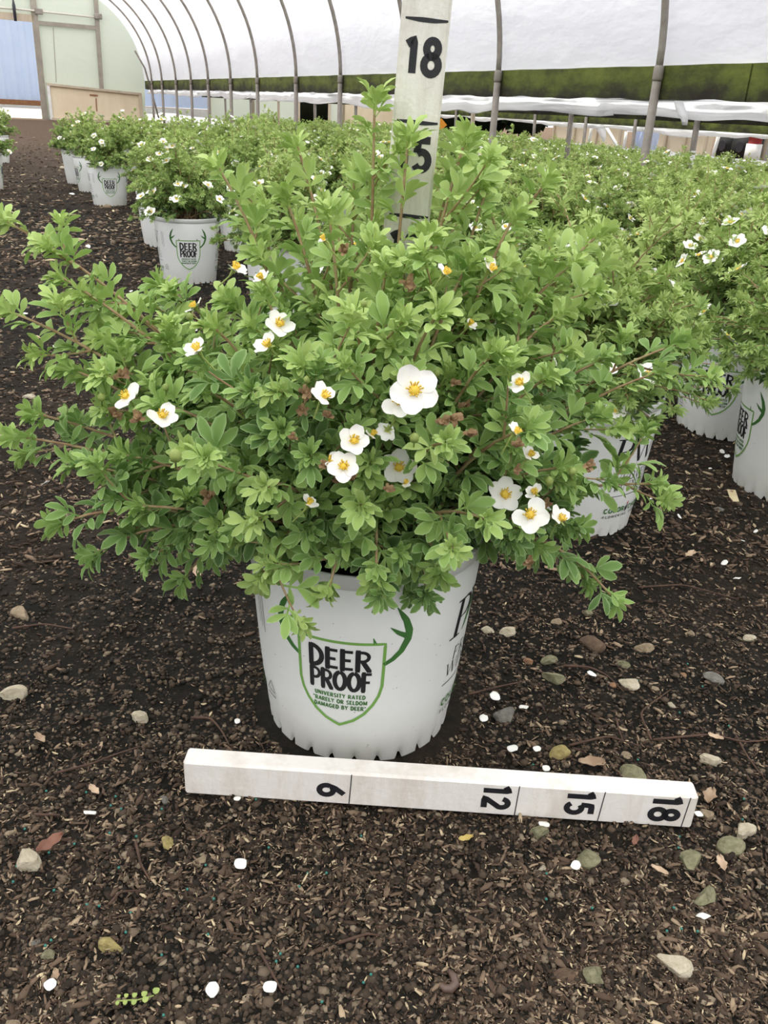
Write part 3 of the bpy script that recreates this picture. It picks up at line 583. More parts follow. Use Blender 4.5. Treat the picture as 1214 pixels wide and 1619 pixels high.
def shoot(LV, stem, path, start, gap, size, tint, rg, r0=.0022, tip=True, twigs=0, twig_len=.06, face=None):
    """leaves in a spiral along a path; young paler rosette at the tip"""
    P = np.asarray(path); seg = np.linalg.norm(np.diff(P, axis=0), axis=1); s = np.concatenate([[0], np.cumsum(seg)]); Lt = s[-1]
    at = lambda d: np.array([np.interp(d, s, P[:, k]) for k in range(3)])
    stem.tube(P, np.linspace(r0, r0*.45, len(P)), 5, cap=False)
    az = rg.uniform(0, 6.28); d = Lt*start
    while d < Lt*.985:
        f = d/Lt; O = at(d); T = unit(at(min(d+.004, Lt))-at(max(d-.004, 0)))
        a = unit(np.cross(T, [.3, .5, .8])); b = np.cross(T, a); rad = math.cos(az)*a+math.sin(az)*b
        el = rg.gauss(.62, .18)+.25*f; Y = unit(rad*math.cos(el)+T*math.sin(el)+UP*.10)
        Zn = T*.55+UP*.75+(face if face is not None else 0)*.35+np.array([rg.gauss(0, .18), rg.gauss(0, .18), 0])
        sz = size*(.72+.45*math.sin(math.pi*min(1, .15+f*.8)))*rg.uniform(.8, 1.15)
        LV.add(O, Y, Zn, sz, min(1, max(0, tint+.22*(f-.55)+rg.gauss(0, .10))), 5 if rg.random() < .8 else 3)
        if twigs > 0 and rg.random() < twigs and .2 < f < .9:
            tl = twig_len*rg.uniform(.5, 1.2); e = O+unit(rad*.9+T*.8+UP*.25)*tl
            shoot(LV, stem, bez(O, O+unit(rad+T)*tl*.5, e, 5), .25, gap*.85, size*.85, tint+.08, rg, r0*.55, True, 0, face=face)
        az += 2.4+rg.gauss(0, .2); d += gap*rg.uniform(.75, 1.25)
    if tip:
        T = unit(P[-1]-P[-2]); a = unit(np.cross(T, [.3, .5, .8])); b = np.cross(T, a)
        for k in range(6):
            q = k*1.05+rg.random(); el = 1.0+.10*(k % 3); Y = unit((math.cos(q)*a+math.sin(q)*b)*math.cos(el)+T*math.sin(el)); 
            LV.add(P[-1]-T*.004*(k % 3), Y, T*.2-(math.cos(q)*a+math.sin(q)*b)*.9+UP*.25, size*rg.uniform(.5, .8), min(1, tint+.30), 5 if k < 3 else 3)

# ------------------------------------------------------------------ pots and their printing
PH, RB, RG, ZG, RIMZ = .0, .0983, .115, .2067, .222
def pot_r(z): return RB+(RG-RB)*z/ZG
def pot_mesh(nphi):
    ph = np.linspace(0, 2*math.pi, nphi, endpoint=False); rows = []
    def ring(rf, zf): rows.append(np.stack([rf*np.sin(ph), -rf*np.cos(ph), zf], 1))
    lob = np.clip((np.cos(ph*26)-.62)/.38, 0, 1)**.6; one = np.ones(nphi)
    side = np.clip(np.cos(ph*3-.9)*3, 0, 1)*0+1
    ring((.0948-.0022*lob), -.003+.0085*lob); ring(.0956-.002*lob, .002+.0062*lob); ring(.0961-.001*lob, .0095+.001*lob)
    ring(.0975*one, .018*one); ring(.0996*one, .038*one); ring(pot_r(.056)*one-.0006, .056*one); ring(pot_r(.08)*one, .08*one)
    ring(pot_r(.14)*one, .14*one); ring(pot_r(.2035)*one, .2035*one); ring((pot_r(.2035)-.0011)*one, .2055*one); ring((pot_r(.2067)-.0011)*one, .2072*one)
    ring((RG+.0012)*one, .2088*one); ring((RG+.0022)*one, .219*one); ring((RG+.0018)*one, .2215*one); ring((RG)*one, RIMZ*one); ring((RG-.0022)*one, .221*one); ring((RG-.0035)*one, .195*one)
    V = np.concatenate(rows); k = len(rows); n = nphi
    F = [[i*n+j, i*n+(j+1) % n, (i+1)*n+(j+1) % n, (i+1)*n+j] for i in range(k-1) for j in range(n)]
    V = np.concatenate([V, np.stack([.086*np.sin(ph), -.086*np.cos(ph), .0142*one], 1), [[0, 0, .0142]]])
    # closed floor just above the drain notches
    b0 = k*n; c0 = b0+n
    F3 = [(b0+j, c0, b0+(j+1) % n) for j in range(n)]
    return V, [tuple(f) for f in F]+F3
def soil_disc(nphi, r=.1105, z=.2):
    ph = np.linspace(0, 2*math.pi, nphi, endpoint=False); V = [[0, 0, z+.012]]; F = []
    for k, f in enumerate((.4, .75, 1.)):
        for p in ph: V.append([r*f*math.sin(p), -r*f*math.cos(p), z+.012*(1-f)+(rnd.uniform(-.003, .003) if f < 1 else 0)])
    for j in range(nphi):
        F.append((0, 1+(j+1) % nphi, 1+j))
        for k in range(2): F.append((1+k*nphi+j, 1+k*nphi+(j+1) % nphi, 1+(k+1)*nphi+(j+1) % nphi, 1+(k+1)*nphi+j))
    return V, F
# strokes: every mark is a set of ribbons in flat coordinates, wrapped on the pot or laid on a stick
def arc(cx, cy_, rx, ry, a0, a1, n=12): return [(cx+rx*math.cos(math.radians(a)), cy_+ry*math.sin(math.radians(a))) for a in np.linspace(a0, a1, n)]
GL = {  # unit capitals, 0..1 in height; value: (width, strokes); a stroke is (points, heavy)
 'D': (.66, [([(.1, 0), (.1, 1)], 1), (arc(.1, .5, .5, .5, -90, 90), 1)]), 'E': (.56, [([(.1, 0), (.1, 1)], 1), ([(.08, .94), (.54, .94)], 0), ([(.08, .5), (.46, .5)], 0), ([(.08, .06), (.56, .06)], 0)]),
 'R': (.66, [([(.1, 0), (.1, 1)], 1), ([(.1, .95)]+arc(.30, .72, .26, .23, 90, -90)+[(.1, .49)], 0), ([(.3, .5), (.6, 0)], 1)]), 'P': (.62, [([(.1, 0), (.1, 1)], 1), ([(.1, .95)]+arc(.30, .70, .27, .25, 90, -90)+[(.1, .45)], 0)]),
 'O': (.74, [(arc(.37, .5, .30, .46, 90, 450, 22), 1)]), 'F': (.54, [([(.1, 0), (.1, 1)], 1), ([(.08, .94), (.54, .94)], 0), ([(.08, .5), (.46, .5)], 0)]),
 'U': (.68, [([(.1, 1), (.1, .35)]+arc(.34, .32, .24, .27, 180, 360)+[(.58, .35), (.58, 1)], 1)]), 'N': (.72, [([(.1, 0), (.1, 1)], 0), ([(.1, 1), (.62, 0)], 1), ([(.62, 0), (.62, 1)], 0)]),
 'I': (.24, [([(.12, 0), (.12, 1)], 1)]), 'V': (.66, [([(.04, 1), (.33, 0)], 1), ([(.33, 0), (.62, 1)], 0)]), 'S': (.58, [(arc(.30, .73, .20, .23, 20, 250)+arc(.28, .25, .22, .22, 90, -160), 0)]),
 'T': (.62, [([(.31, 0), (.31, 1)], 1), ([(.02, .94), (.60, .94)], 0)]), 'Y': (.64, [([(.02, 1), (.32, .48)], 1), ([(.62, 1), (.32, .48), (.32, 0)], 0)]), 'A': (.70, [([(.35, 1), (.66, 0)], 1), ([(.35, 1), (.04, 0)], 0), ([(.14, .3), (.56, .3)], 0)]),
 'L': (.52, [([(.1, 0), (.1, 1)], 1), ([(.08, .06), (.52, .06)], 0)]), 'M': (.86, [([(.1, 0), (.1, 1)], 0), ([(.1, 1), (.43, .1)], 1), ([(.43, .1), (.76, 1)], 0), ([(.76, 1), (.76, 0)], 1)]), 'G': (.72, [(arc(.37, .5, .29, .45, 45, 330), 1), ([(.42, .45), (.66, .45), (.66, .1)], 0)]),
 'B': (.64, [([(.1, 0), (.1, 1)], 1), ([(.1, .95)]+arc(.28, .73, .24, .22, 90, -90)+[(.1, .5)], 0), ([(.1, .5)]+arc(.30, .27, .27, .22, 90, -90)+[(.1, .05)], 0)]), 'C': (.66, [(arc(.36, .5, .28, .45, 50, 310), 1)]), 'W': (.98, [([(.03, 1), (.27, 0)], 1), ([(.27, 0), (.50, 1)], 0), ([(.50, 1), (.72, 0)], 1), ([(.72, 0), (.95, 1)], 0)]),
 'H': (.70, [([(.1, 0), (.1, 1)], 1), ([(.6, 0), (.6, 1)], 1), ([(.1, .5), (.6, .5)], 0)]), '"': (.34, [([(.08, 1), (.08, .72)], 0), ([(.24, 1), (.24, .72)], 0)]), ' ': (.34, []),
 '1': (.42, [([(.04, .80), (.27, .95), (.27, 0)], 1)]), '8': (.66, [(arc(.33, .735, .20, .215, -90, 270, 20), 1), (arc(.33, .265, .25, .25, 90, 450, 20), 1)]), '5': (.62, [([(.56, .94), (.14, .94), (.11, .55)], 1), (arc(.29, .31, .25, .27, 130, -150, 16), 1)]),
 '2': (.62, [(arc(.31, .70, .22, .24, 170, -20, 12)+[(.06, .07), (.58, .07)], 1)]), '6': (.64, [([(.50, .95), (.20, .62)]+arc(.32, .29, .25, .26, 150, -210, 20), 1)]),
}
def ribbon(pts, wd, step):
    P = [np.array(pts[0], float)]
    for q in pts[1:]:
        q = np.array(q, float); k = max(1, int(np.linalg.norm(q-P[-1])/step)); p0 = P[-1]
        for i in range(1, k+1): P.append(p0+(q-p0)*i/k)
    P = np.array(P); T = np.gradient(P, axis=0); T /= np.linalg.norm(T, axis=1)[:, None]+1e-12; N_ = np.stack([-T[:, 1], T[:, 0]], 1)
    W_ = np.interp(np.linspace(0, 1, len(P)), np.linspace(0, 1, len(wd)), wd) if hasattr(wd, '__len__') else np.full(len(P), wd)
    V = np.stack([P-N_*W_[:, None]/2, P+N_*W_[:, None]/2], 1).reshape(-1, 2)
    return V, [(2*i, 2*i+1, 2*i+3, 2*i+2) for i in range(len(P)-1)]
class Marks:
    """2-D ribbons (metres) gathered per material, then wrapped by a mapping"""
    def __init__(s): s.p = []
    def rib(s, pts, wd, m, step=.003): V, F = ribbon(pts, wd, step); s.p.append((V, F, m)); return s
    def fillpoly(s, pts, m, rows=14, step=.003):     # convex-ish blob filled from its axis
        n = len(pts)//2; A = [np.array(q) for q in pts[:n+1]]; B = [np.array(pts[0])]+[np.array(q) for q in pts[:n-1 if len(pts) % 2 == 0 else n:-1]]
        k = min(len(A), len(B)); V = []; F = []
        for i in range(k): V += [A[i], B[i]]
        s.p.append((np.array(V), [(2*i, 2*i+2, 2*i+3, 2*i+1) for i in range(k-1)], m)); return s
    def text(s, txt, x, y, h, m, heavy=.17, light=.09, sx=1., width=None, shear=0., serif=False, track=.08, bend=None, step=.003):
        adv = sum((GL[c][0]+track) for c in txt)-track
        if width: sx = width/(adv*h)
        cx = x
        for c in txt:
            gw, st = GL[c]
            for pts, hv in st:
                q = [(cx+(a+shear*b)*h*sx, y+b*h+(bend(cx+a*h*sx) if bend else 0)) for a, b in pts]
                s.rib(q, (heavy if hv else light)*h, m, step)
                if serif and len(pts) <= 3:
                    for a, b in (pts[0], pts[-1]):
                        if b < .05 or b > .95: s.rib([(cx+(a+shear*b-.10)*h*sx, y+b*h+(bend(cx+a*h*sx) if bend else 0)), (cx+(a+shear*b+.10)*h*sx, y+b*h+(bend(cx+a*h*sx) if bend else 0))], .05*h if serif is True else serif*h, m, step)
            cx += (gw+track)*h*sx
        return s
    def build(s, name, mats, fn, parent, flip=False):
        MBm = MB()
        for V, F, m in s.p: MBm.add(fn(V), [f[::-1] for f in F] if flip else F, m)
        return MBm.build(name, mats, parent)
def wrap(V):          # flat (arc length in metres at r=.107, height) -> pot surface
    ph = V[:, 0]/.107; z = V[:, 1]+.002; rr = pot_r(z)+.00035; return np.stack([rr*np.sin(ph), -rr*np.cos(ph), z], 1)
dg = lambda a: math.radians(a)*.107
CX = dg(-8.7)
def shield_marks():
    g, k, ant = Marks(), Marks(), [Marks(), Marks()]; W_ = dg(21.4); top = .1475
    out = [(CX-W_, top), (CX+W_, top)]; 
    out += [(CX+W_*f, z) for f, z in ((1, .12), (.995, .098), (.93, .086), (.80, .075), (.6, .064), (.35, .0555), (0, .0485))]
    out = out+[(2*CX-x, z) for x, z in out[-2:0:-1]]; out = out+[(CX-W_, top)]
    g.rib(out, .0030, 0)
    tx = CX-dg(15.4); 
    k.text('DEER', CX-dg(15.9), .1165, .0225, 0, .215, .15, width=dg(31.0), serif=.15, track=.10, step=.002)
    k.text('PROOF', CX-dg(15.6), .0918, .0222, 0, .20, .145, width=dg(31.4), serif=.13, track=.06, step=.002)
    for tt, z, wd in (('UNIVERSITY RATED', .0822, 26.5), ('"RARELY OR SELDOM', .0752, 28.5), ('DAMAGED BY DEER"', .0682, 27.5)): g.text(tt, CX-dg(wd/2), z, .0048, 1, .24, .19, width=dg(wd), track=.16, step=.0015)
    for sgn in (-1, 1):
        f = lambda a, z: (CX+sgn*dg(a), z)
        an = ant[sgn > 0]
        an.rib([f(21.3, .1235), f(25.5, .129), f(29.5, .1375), f(32.3, .150), f(32.6, .160), f(30.5, .172), f(25.6, .1872)], [.0040, .0052, .0062, .0072, .0066, .0052, .0008], 0, .002)
        an.rib([f(31.2, .1545), f(27.5, .1585), f(23.2, .1655)], [.0058, .0040, .0006], 0, .002)
        an.rib([f(16.8, .1475), f(16.2, .1505), f(15.6, .1545)], [.0030, .0022, .0005], 0, .001)
    return g, k, ant
def logo_marks(c0=81.):
    k = Marks(); f = lambda a, z: (dg(a+c0-81.), z)
    # big upright P with thick and thin strokes, leaf and W
    k.rib([f(56.6, .1285), f(59.2, .168)], .0062, 0); k.rib([f(51.5, .1277), f(60.8, .1277)], .0018, 0); k.rib([f(54.8, .1690), f(61, .1690)], .0018, 0)
    k.rib([f(59, .1688), f(64, .1690), f(68.2, .1665), f(69.8, .160), f(68.5, .153), f(65, .1488), f(59.4, .1482)], [.0016, .0018, .0038, .0058, .0046, .0020, .0012], 0, .002)
    k.rib([f(73.5, .169), f(80.5, .1285)], .0058, 0); k.rib([f(80.8, .1285), f(88.5, .168)], .0018, 0); k.rib([f(86.5, .169), f(93.5, .1285)], .0058, 0); k.rib([f(93.8, .1285), f(101.5, .168)], .0018, 0)
    for a in (73.2, 87, 101.5): k.rib([f(a-3.2, .1692), f(a+3.2, .1692)], .0016, 0)
    k.rib([f(63.5, .1290), f(66.5, .134), f(69.5, .143), f(72, .153), f(74.2, .164)], [.0008, .0052, .0080, .0058, .0006], 2, .002)
    k.text('PROVEN', f(58.6, 0)[0], .0985, .0142, 0, .11, .05, width=dg(44), shear=.10, serif=.04, track=.14); k.text('WINNERS', f(53.2, 0)[0], .0815, .0142, 0, .11, .05, width=dg(56), shear=.10, serif=.04, track=.10)
    k.rib([f(52, .0718), f(110, .0718)], .0011, 0)
    k.text('COLOR', f(55, 0)[0], .0425, .0082, 2, .26, .20, width=dg(23), track=.16); k.text('CHOICE', f(84, 0)[0], .0425, .0082, 2, .26, .20, width=dg(26), track=.16)
    k.text('FLOWERING', f(54.8, 0)[0], .0335, .0042, 0, .24, .18, width=dg(28), track=.35); k.text('SHRUBS', f(87, 0)[0], .0335, .0042, 0, .24, .18, width=dg(20), track=.35)
    k.rib([f(80.2, .040), f(80.8, .047), f(82.5, .052)], [.0015, .0055, .0008], 0, .002); k.rib([f(81.5, .053), f(83, .0575)], [.004, .001], 1, .002)
    return k
def side_marks():
    k, k2 = Marks(), Marks(); f = lambda a, z: (dg(a), z)
    for i, a in enumerate((-58, -60.5, -63)): k.rib([f(a, .12+.004*i), f(a, .172)], .0007, 0)
    k2.rib([f(-62, .050), f(-57.5, .062), f(-53, .050), f(-62, .050)], .0009, 0); k2.rib([f(-62, .0445), f(-53, .0445)], .0012, 0)
    return k, k2
g_, k_, an_ = shield_marks()

# ------------------------------------------------------------------ the foreground shrub in its pot
PX, PY = -.0167, .7525
ROOT = np.array([PX, PY, -.001])
hero = tag(empty('potted_shrub', ROOT), 'large leafy shrub with white blossoms in the nearest white pot, behind the lying ruler', 'potted shrub')
V, F = pot_mesh(264)
pot = mk('pot', V, F, M['pot'], hero, True)
pot['label'] = 'white plastic nursery pot with green and black printing'
mk('potting_soil', *soil_disc(64), M['potting_soil'], hero)
g_.build('shield_outline', [M['print_green'], M['print_dark_green']], wrap, pot)['label'] = 'green shield outline with small green text'
k_.build('shield_lettering', [M['print_black']], wrap, pot)['label'] = 'bold black two line lettering in the shield'
for q in an_: q.build('antler_print', [M['print_dark_green']], wrap, pot)['label'] = 'dark green printed antler'
for c0 in (81., -98.): logo_marks(c0).build('logo_print', [M['print_black'], M['print_red'], M['print_dark_green']], wrap, pot)
for q, nm in zip(side_marks(), ('small_print', 'recycling_print')): q.build(nm, [M['print_black']], wrap, pot)
rg = random.Random(5)
TIPS = [  # u, v, Y offset from the pot axis, mid lift, twigs
 (12, 352, .02, .05, .5), (100, 440, .0, .03, .35), (14, 492, -.03, .04, .45), (200, 492, .04, .04, .4), (258, 452, .06, .05, .4), (115, 585, -.05, .03, .4), (160, 540, .0, .03, .4),
 (25, 690, -.06, .03, .45), (62, 655, -.04, .02, .4), (120, 735, -.09, .02, .4), (100, 825, -.12, .02, .45), (150, 875, -.11, .01, .35), (290, 915, -.05, .0, .3), (225, 800, -.12, .02, .4),
 (345, 265, .05, .06, .35), (388, 300, .07, .05, .35), (470, 232, .05, .06, .35), (452, 315, .0, .05, .4), (592, 166, .03, .05, .3), (560, 280, .06, .05, .35), (645, 222, -.005, .04, .2), (735, 225, .0, .05, .3),
 (770, 300, .02, .05, .4), (860, 292, .03, .05, .35), (812, 345, -.02, .05, .4), (945, 372, .03, .06, .35), (900, 420, .0, .05, .4), (675, 380, -.05, .05, .35), (520, 340, -.06, .05, .35), (712, 290, .05, .05, .3),
 (1068, 545, .04, .04, .3), (1035, 590, .02, .03, .3), (950, 570, -.02, .04, .4), (1030, 765, -.02, .03, .35), (940, 660, -.03, .03, .4), (965, 940, -.07, .01, .3), (925, 915, -.06, .0, .3), (905, 830, -.09, .02, .4), (880, 740, -.10, .03, .4),
 (420, 770, -.18, .05, .3), (435, 690, -.16, .05, .35), (415, 905, -.16, .04, .3), (520, 930, -.16, .03, .3), (595, 905, -.165, .04, .3), (690, 900, -.15, .03, .25), (705, 700, -.18, .05, .3), (765, 820, -.16, .04, .35),
 (490, 720, -.17, .04, .3), (570, 800, -.17, .04, .3), (330, 620, -.13, .05, .4), (310, 720, -.14, .04, .4), (340, 520, -.07, .05, .45), (420, 470, -.08, .05, .45), (560, 500, -.13, .06, .4), (690, 500, -.13, .06, .4),
 (780, 560, -.12, .05, .4), (860, 600, -.11, .04, .4), (610, 430, -.10, .06, .4), (740, 420, -.07, .06, .4), (480, 580, -.15, .05, .4), (260, 640, -.10, .04, .4), (200, 720, -.10, .03, .4), (640, 600, -.16, .05, .3),
 (880, 500, -.04, .05, .4), (415, 385, .05, .05, .3), (830, 680, -.14, .04, .4), (400, 620, -.16, .05, .4), (380, 830, -.15, .03, .35), (270, 850, -.10, .01, .35), (840, 860, -.10, .02, .3),
]
allV, allF, voff = [], [], 0
def note(V_, F_):
    global voff
    allV.append(V_); allF.append(F_+voff); voff += len(V_)
for u, v, dy, lift, tw in TIPS:
    tip = at_y(u, v, PY+dy); dirx = (tip[0]-PX); diry = (tip[1]-PY)
    p0 = np.array([PX+.04*np.clip(dirx/.2, -1, 1)+rg.uniform(-.02, .02), PY+.5*np.clip(diry, -.09, .06)+rg.uniform(-.015, .015), .205])
    h = max(tip[2], .24); mid_ = p0*.45+tip*.55; mid_[2] = max(p0[2]+.04, p0[2]*.35+h*.65)+lift*.7
    if tip[2] < .27: mid_[2] = .27+lift
    Ln = np.linalg.norm(tip-p0); path = bez(p0, mid_, tip, max(10, int(Ln/.022)))
    out = np.array([dirx*.6, -.5, .25])
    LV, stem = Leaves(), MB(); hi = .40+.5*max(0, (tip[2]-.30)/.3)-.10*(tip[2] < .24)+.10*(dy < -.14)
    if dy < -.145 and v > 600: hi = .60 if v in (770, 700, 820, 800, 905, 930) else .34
    if v > 780 and dy > -.145: hi = .30  # low shoots tinted darker: older leaves, with crown shade put into the colour
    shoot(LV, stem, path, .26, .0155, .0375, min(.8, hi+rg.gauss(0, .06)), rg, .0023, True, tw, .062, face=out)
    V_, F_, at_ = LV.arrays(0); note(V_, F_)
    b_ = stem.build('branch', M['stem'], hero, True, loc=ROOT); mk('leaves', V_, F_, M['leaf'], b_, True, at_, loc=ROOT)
# the rest of the crown
LV, stem = Leaves(), MB()
for k in range(135):
    az = rg.uniform(0, 2*math.pi); q = rg.random(); el = math.asin(.02+.98*q)
    rx, ry, rz = .225, .16, .225
    k_r = rg.uniform(.55, 1.02); c0 = np.array([PX, PY-.01, .245])
    tip = c0+np.array([rx*math.cos(az)*math.cos(el), ry*math.sin(az)*math.cos(el), rz*math.sin(el)])*k_r
    if el < .35 and rg.random() < .6: tip[2] -= rg.uniform(0, .04)
    q_ = tip-CAM; uu = 607+FOC*(q_@CR)/(q_@CF); vv_ = 809.5-FOC*(q_@CU)/(q_@CF)
    if 585 < uu < 720 and vv_ < 370: continue
    if 560 < uu < 730 and 720 < vv_ < 890 and rg.random() < .85: continue
    p0 = np.array([PX+rg.uniform(-.05, .05), PY+rg.uniform(-.045, .045), .205]); mid_ = p0*.5+tip*.5; mid_[2] = p0[2]+(tip[2]-p0[2])*.72+.03
    path = bez(p0, mid_, tip, 12); hi = .10+.60*max(0, (tip[2]-.26)/.26)  # tint darkens downwards: older leaves plus the crown's inner shade, painted in
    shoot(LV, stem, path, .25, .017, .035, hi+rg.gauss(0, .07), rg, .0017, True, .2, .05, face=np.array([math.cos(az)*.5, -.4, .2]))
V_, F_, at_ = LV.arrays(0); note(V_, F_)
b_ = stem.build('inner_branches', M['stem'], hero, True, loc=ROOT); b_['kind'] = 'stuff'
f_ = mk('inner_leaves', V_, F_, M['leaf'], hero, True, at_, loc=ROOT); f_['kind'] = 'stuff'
AV, AF = np.concatenate(allV), np.concatenate(allF)
bvh = BVHTree.FromPolygons([Vector(v) for v in AV.tolist()], AF.tolist())

# blossoms
def petal(R, cup, nu=6, nv=5):
    G = []
    for u in np.linspace(.06, 1, nu):
        hw = .475*R*math.sqrt(max(0., 1-((u-.58)/.44)**2)) if u > .2 else .10*R
        if u > .95: hw = .24*R
        row = []
        for v in np.linspace(-1, 1, nv): row.append([v*hw, u*R-(.05*R*v*v if u > .8 else 0), cup*R*u*u+.06*R*v*v*u+.02*R*math.sin(9*v+5*u)])
        G.append(row)
    return np.array(G)
def blossom_mesh(R, cup, npet, seed):
    r = random.Random(seed); m = MB()
    for k in range(npet):
        a = k*2*math.pi/5+r.gauss(0, .06); c, s = math.cos(a), math.sin(a); G = petal(R*r.uniform(.92, 1.06), cup+r.gauss(0, .06)); G[..., 2] += .0004*(k % 2)
        m.grid(np.stack([c*G[..., 0]-s*G[..., 1], s*G[..., 0]+c*G[..., 1], G[..., 2]], -1))
    return m
def center_mesh(R):
    m = MB(); m.tube([[0, 0, -.0005], [0, 0, .0016], [0, 0, .0030], [0, 0, .0036]], np.array([.22, .22, .15, .03])*R, 10)
    for k in range(14):
        a = k*2.4; q = R*(.20+.10*((k*7) % 3)/2); m.tube([[q*.7*math.cos(a), q*.7*math.sin(a), .001], [q*1.15*math.cos(a), q*1.15*math.sin(a), .0042]], [.0004, .0007], 4)
    return m
def sepal_mesh(R):
    m = MB()
    for k in range(5):
        a = (k+.5)*2*math.pi/5; c, s = math.cos(a), math.sin(a); d = np.array([s*-1, c, 0]); e = np.array([c, s, 0]); w_ = R*.13
        m.add([d*R*.1-e*w_, d*R*.1+e*w_, d*R*.34+e*w_*.7-[0, 0, .0006], d*R*.56-[0, 0, .001], d*R*.34-e*w_*.7-[0, 0, .0006]]-np.array([0, 0, .0008]), [(0, 1, 2, 3, 4)])
    m.tube([[0, 0, -.001], [0, 0, -.008], [.003, 0, -.021]], [.0019, .0007, .0006], 6); return m
def basis(n, spin):
    n = unit(n); x = unit(np.cross(n, [.13, .2, .97])); y = np.cross(n, x); x2 = math.cos(spin)*x+math.sin(spin)*y; y2 = np.cross(n, x2)
    return Matrix((( x2[0], y2[0], n[0]), (x2[1], y2[1], n[1]), (x2[2], y2[2], n[2])))
def seat(u, v, gap, dflt):
    d = unit(ray(u, v)); best = None
    for du, dv in ((0, 0), (-9, 0), (9, 0), (0, -9), (0, 9), (-6, 6), (6, -6)):
        dd = unit(ray(u+du, v+dv)); h = bvh.ray_cast(Vector(CAM), Vector(dd))
        if h[0] is not None and (best is None or h[3] < best): best = h[3]
    if best is None: return at_y(u, v, PY+dflt), d
    return CAM+d*(best-gap), d
BL = [(655, 617, 70, 0, 5), (631, 634, 50, .3, 4), (512, 627, 42, .9, 4), (559, 698, 45, .5, 5), (543, 738, 46, .35, 5), (522, 729, 32, .8, 3), (630, 740, 52, .5, 5), (612, 680, 32, 2.3, 5), (797, 782, 52, .25, 5), (838, 814, 54, .15, 4),
      (886, 821, 38, 1.2, 3), (846, 780, 28, 1.0, 3), (837, 720, 28, 1.1, 4), (815, 684, 32, 1.3, 3), (823, 607, 36, 1.0, 4), (200, 627, 44, .8, 3), (256, 658, 46, .9, 4), (441, 513, 42, .7, 5), (424, 546, 42, 1.2, 3), (308, 485, 30, 1.4, 3),
      (312, 552, 38, 1.3, 4), (371, 424, 36, 1.3, 3), (513, 380, 20, 1.4, 3), (742, 513, 22, 1.2, 3), (703, 432, 34, 1.3, 3), (776, 426, 34, 1.3, 3), (488, 796, 26, 1.4, 4), (588, 688, 22, 1.3, 2), (640, 765, 16, 1.0, 3), (414, 440, 26, 1.3, 4)]
for i, (u, v, px_, tilt, npet) in enumerate(BL):
    P, d = seat(u, v, .016, -.10); dep = (P-CAM)@CF; R = px_/2*dep/FOC*1.16
    n = unit(-d*1.0+np.array([rg.uniform(-.25, .25), 0, rg.uniform(-.02, .28)])); 
    side = unit(np.cross(n, UP)*rg.choice((-1, 1))*.6+UP*(.8 if tilt < 2 else -.6)); n = unit(n*math.cos(tilt)+side*math.sin(tilt))
    if i == 0: n = unit(-d+np.array([.05, 0, .12]))
    o = blossom_mesh(R, .10+.14*min(tilt, 1.4), npet, i).build('blossom', M['petal'], hero, True); o.location = tuple(P-ROOT); o.rotation_euler = basis(n, rg.uniform(0, 6)).to_euler()
    center_mesh(R).build('flower_center', M['yellow'], o, True)['label'] = 'yellow stamen cluster'; sepal_mesh(R).build('sepals', M['bud'], o)
def crumple(seed, s):
    r = random.Random(seed); m = MB()
    for k in range(7):
        a = r.uniform(0, 6.28); el = r.uniform(-.3, 1.2); d = np.array([math.cos(a)*math.cos(el), math.sin(a)*math.cos(el), math.sin(el)]); e = unit(np.cross(d, UP+.01))
        m.grid([[d*s*t+e*s*.42*wv*(1-.5*t)+np.array([0, 0, s*.25*math.sin(3*t+k)]) for wv in (-1, 0, 1)] for t in (.0, .4, .75, 1.)])
    m.tube([[0, 0, -.3*s], [0, 0, .1*s], [0, 0, .5*s]], [.1*s, .42*s, .12*s], 7); return m
for i, (u, v, px_) in enumerate([(181, 655, 22), (217, 661, 22), (192, 593, 22), (486, 622, 24), (478, 648, 18), (520, 657, 18), (462, 692, 16), (718, 661, 26), (735, 640, 18), (700, 668, 20), (743, 686, 20), (535, 758, 18), (556, 756, 18), (862, 797, 20), (836, 888, 20), (545, 396, 20),
                               (647, 448, 26), (818, 703, 18), (816, 742, 16), (930, 735, 20), (512, 735, 18), (614, 774, 18), (330, 785, 24), (720, 605, 16)]):
    P, d = seat(u, v, .007, -.08); dep = (P-CAM)@CF; s = px_/2*dep/FOC*1.2
    o = crumple(i, s).build('spent_blossom', M['spent'], hero, True); o.location = tuple(P-ROOT); o.rotation_euler = basis(-d+np.array([rg.uniform(-.5, .5), 0, .5]), 0).to_euler()
for i, (u, v, px_) in enumerate([(277, 720, 26), (160, 628, 16), (655, 692, 20), (262, 612, 14), (618, 645, 14), (690, 590, 14), (575, 480, 14), (300, 500, 14), (905, 745, 16), (868, 760, 18), (485, 600, 14), (590, 650, 14)]):
    P, d = seat(u, v, .008, -.08); dep = (P-CAM)@CF; s = px_/2*dep/FOC
    m = MB().tube([[0, 0, -s*2.4], [0, 0, -s], [0, 0, -.6*s], [0, 0, .3*s], [0, 0, 1.0*s]], [.12*s, .14*s, .7*s, .8*s, .08*s], 8)
    for k in range(5): a = k*1.257; m.add([[.3*s*math.cos(a-.4), .3*s*math.sin(a-.4), -.6*s], [.3*s*math.cos(a+.4), .3*s*math.sin(a+.4), -.6*s], [1.5*s*math.cos(a), 1.5*s*math.sin(a), .5*s]], [(0, 1, 2)])
    o = m.build('flower_bud', M['bud'], hero, True); o.location = tuple(P-ROOT); o.rotation_euler = basis(-d*.5+UP, 0).to_euler()

# ------------------------------------------------------------------ the two painted measuring sticks
IN = .0254
def digits(txt, m, x, y, h, heavy=.225): m.text(txt, x, y, h, 0, heavy, heavy, sx=.92, track=.16, step=.002); return m
